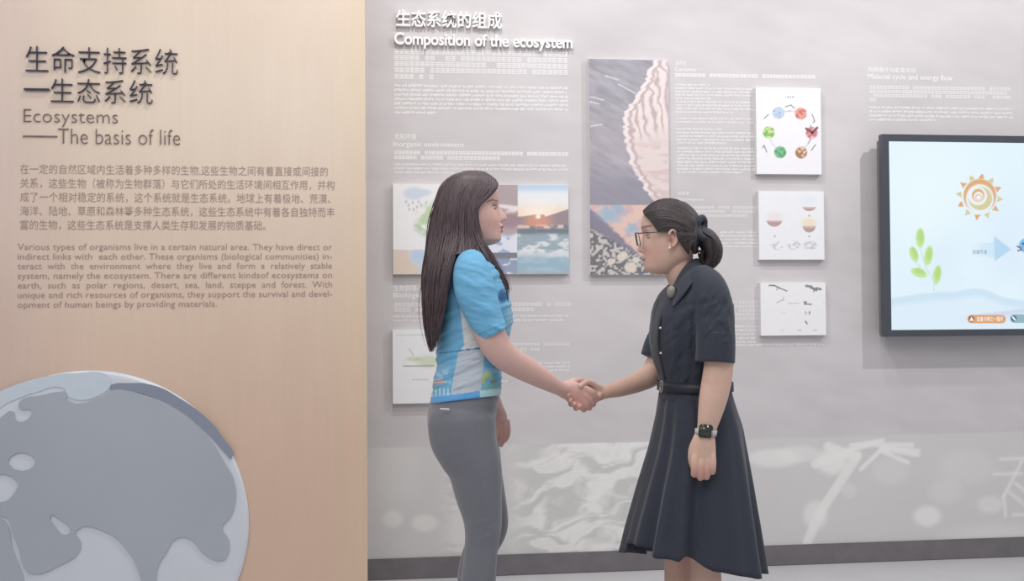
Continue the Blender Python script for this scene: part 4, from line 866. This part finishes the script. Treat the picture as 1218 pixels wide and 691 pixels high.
# wrist watch
WA = None
bm = bmesh.new(); n = 40; rg = []
for t, g in ((-3.4, .0), (-3.4, .0022), (3.4, .0022), (3.4, 0)):
    c = PX(839.5-t*.18, 514+t, -.2075); c.z = PX(839.5, 514+t, -.2075).z
    rg.append([bm.verts.new((c.x+(.0315+g)*math.cos(q), c.y+(.0245+g)*math.sin(q), c.z-.0035*math.cos(q))) for q in np.linspace(0, 2*math.pi, n+1)[:-1]])
for k in range(4):
    for i in range(n): bm.faces.new((rg[k][i], rg[k][(i+1) % n], rg[(k+1) % 4][(i+1) % n], rg[(k+1) % 4][i]))
WA = obj('watch_strap', bm, M['strap'], W2, True)
bm = bmesh.new(); c = PX(840, 513, -.237); box(bm, c.x-.0215, c.x+.0215, c.y, c.y+.012, c.z-.020, c.z+.020, .0045)
Rm = Matrix.Rotation(math.radians(7), 4, 'Y')
for v_ in bm.verts: v_.co = c+Rm @ (v_.co-c)
obj('watch_case', bm, M['watch'], WA, True)
# clip microphone
MC = ball('clip_microphone', 798.5, 347, -.100, .017, mat('silver_plastic', (140, 136, 130), .3, .03), W2, (.85, .8, 1.15)); ball('microphone_ring', 803, 347.5, -.098, .012, M['black'], MC, (.9, .9, 1.2))
# hair pulled back
b = bmesh.new()
hb = [(238, 790, 804, .012), (241, 778, 815, .040), (247, 769, 823, .058), (254, 767, 829, .068), (261, 776, 832.5, .0725), (268, 786, 834, .0745), (276, 797, 834.5, .0745), (281, 808, 834, .073), (287, 812, 833, .071), (295, 818, 830, .064), (302, 823, 828, .050)]
headmesh(b, hb, -1, [], yaw=YAWH, cx=797)
melt(b, 'hair', .0035, 3, W2, M['hair2'])
b = bmesh.new()
for sg in (-1, 1):
    D_ = lambda *p: [(x, y, (d*(1.03+.12*float(sm(806, 822, x)))+.003)*sg-(x-797)*.0008) for x, y, d in p]
    gs = [D_((766, 250, .006), (776, 241.5, .012), (790, 236.5, .014), (805, 237.5, .014), (818, 245, .014), (827, 256, .014), (833, 268, .012)),
          D_((765, 252, .025), (775, 244, .040), (789, 240, .046), (804, 242, .046), (817, 249, .04), (827, 260, .032), (833, 270, .018)),
          D_((766, 255, .046), (776, 251, .063), (789, 249, .067), (803, 252, .067), (816, 258, .061), (826, 266, .046), (833, 273, .022)),
          D_((774, 263, .068), (783, 260, .076), (793, 260, .079), (804, 262, .080), (815, 267, .075), (825, 272, .052), (833, 276, .024)),
          D_((782, 275, .075), (790, 270, .080), (798, 269, .082), (807, 271, .081), (817, 275, .073), (826, 278, .05), (833, 279, .024)),
          D_((803, 275, .079), (807, 275, .079), (812, 276, .078), (818, 277, .071), (824, 279, .060), (829, 280, .04), (834, 281, .022)),
          D_((806, 284, .079), (809, 281, .080), (813, 279.5, .079), (819, 280, .072), (825, 281, .058), (830, 281, .04), (834, 281, .022)),
          D_((819, 303, .052), (820, 298, .060), (822, 292, .062), (824, 288, .058), (828, 285, .045), (832, 283, .03), (835, 281, .018))]
    strands(b, gs, 800, 31+sg, .0012, .45, 12, [(0, 7)], taper=.9, jd=.0015)
obj('hair_strands', b, M['hair2'], W2, True)
b = bmesh.new(); tube(b, [(833, 278, -.005, 9, .03), (840, 284, -.008, 12, .036), (847, 296, -.008, 12.5, .038), (847, 308, -.006, 10.5, .034), (841, 316, -.004, 7, .026)], 24, 4)
BN = melt(b, 'hair_bun', .004, 2, W2, M['hair2'])
b = bmesh.new(); rnd = random.Random(4)
for i in range(150):
    th = rnd.uniform(-1.9, 1.9); k = math.sin(th); kc = math.cos(th); ph = rnd.uniform(-2, 2)
    q = [(832, 279+3*k, -.005), (838+4*kc*0, 278+3*k, -.01-.03*kc), (848+5*k, 284+4*k, -.012-.036*kc), (853+5*k+ph*.4, 298+ph, -.01-.040*kc), (850+5*k, 311+ph, -.008-.034*kc), (842, 320+ph, -.004-.018*kc), (835+k, 311+ph, -.004-.022*kc), (834+4*k, 298, -.006-.034*kc)]
    strands(b, [q, q], 1, i, .0017, .5, 16, taper=.6)
obj('bun_strands', b, M['hair2'], BN, True); yawed(BN)
b = bmesh.new()
for q in ([(829, 276, -.02), (830, 266, -.03), (835, 260, -.02), (838, 266, -.005), (833, 275, -.01)], [(830, 274, -.03), (833, 282, -.045), (838, 284, -.035), (838, 276, -.02), (832, 273, -.02)], [(831, 272, .01), (834, 264, .03), (838, 270, .03), (833, 278, .01)]):
    tube(b, [(*p, 4.2) for p in q], 12, 4)
yawed(melt(b, 'scrunchie', .003, 2, W2, M['dress']))
for x, y, d_ in ((834.5, 285.5, -.046), (832, 301.5, -.040), (838, 316.5, -.036)): yawed(ball('hair_pin', x, y, d_, .0040, M['steel'], W2))
# shoes
for s_, cx_2 in ((-1, 840), (1, 808)):
    b = bmesh.new(); x0_ = PX(cx_2, 830, s_*.08).x; foot(b, x0_+.045, x0_-.19, YP+s_*.08)
    sh = melt(b, 'shoe', .004, 3, W2, M['black']); v = coords(sh.data); v[:, 2] -= v[:, 2].min(); sh.data.vertices.foreach_set('co', v.astype(np.float32).ravel())
# screen cable
bm = bmesh.new(); P_ = [at(x, y, YW-.06) for x, y in ((1053, 343), (1049, 351), (1049, 362), (1052, 372), (1055, 384))]
kx = SC; prev = None
C_ = catmull([list(p) for p in P_], 6)
for j, c in enumerate(C_):
    ring = [bm.verts.new((c[0]+.004*math.cos(q), c[1]+.004*math.sin(q), c[2])) for q in np.linspace(0, 6.283, 9)[:-1]]
    if prev:
        for q in range(8): bm.faces.new((prev[q], prev[(q+1) % 8], ring[(q+1) % 8], ring[q]))
    prev = ring
obj('cable', bm, M['black'], TV, True)
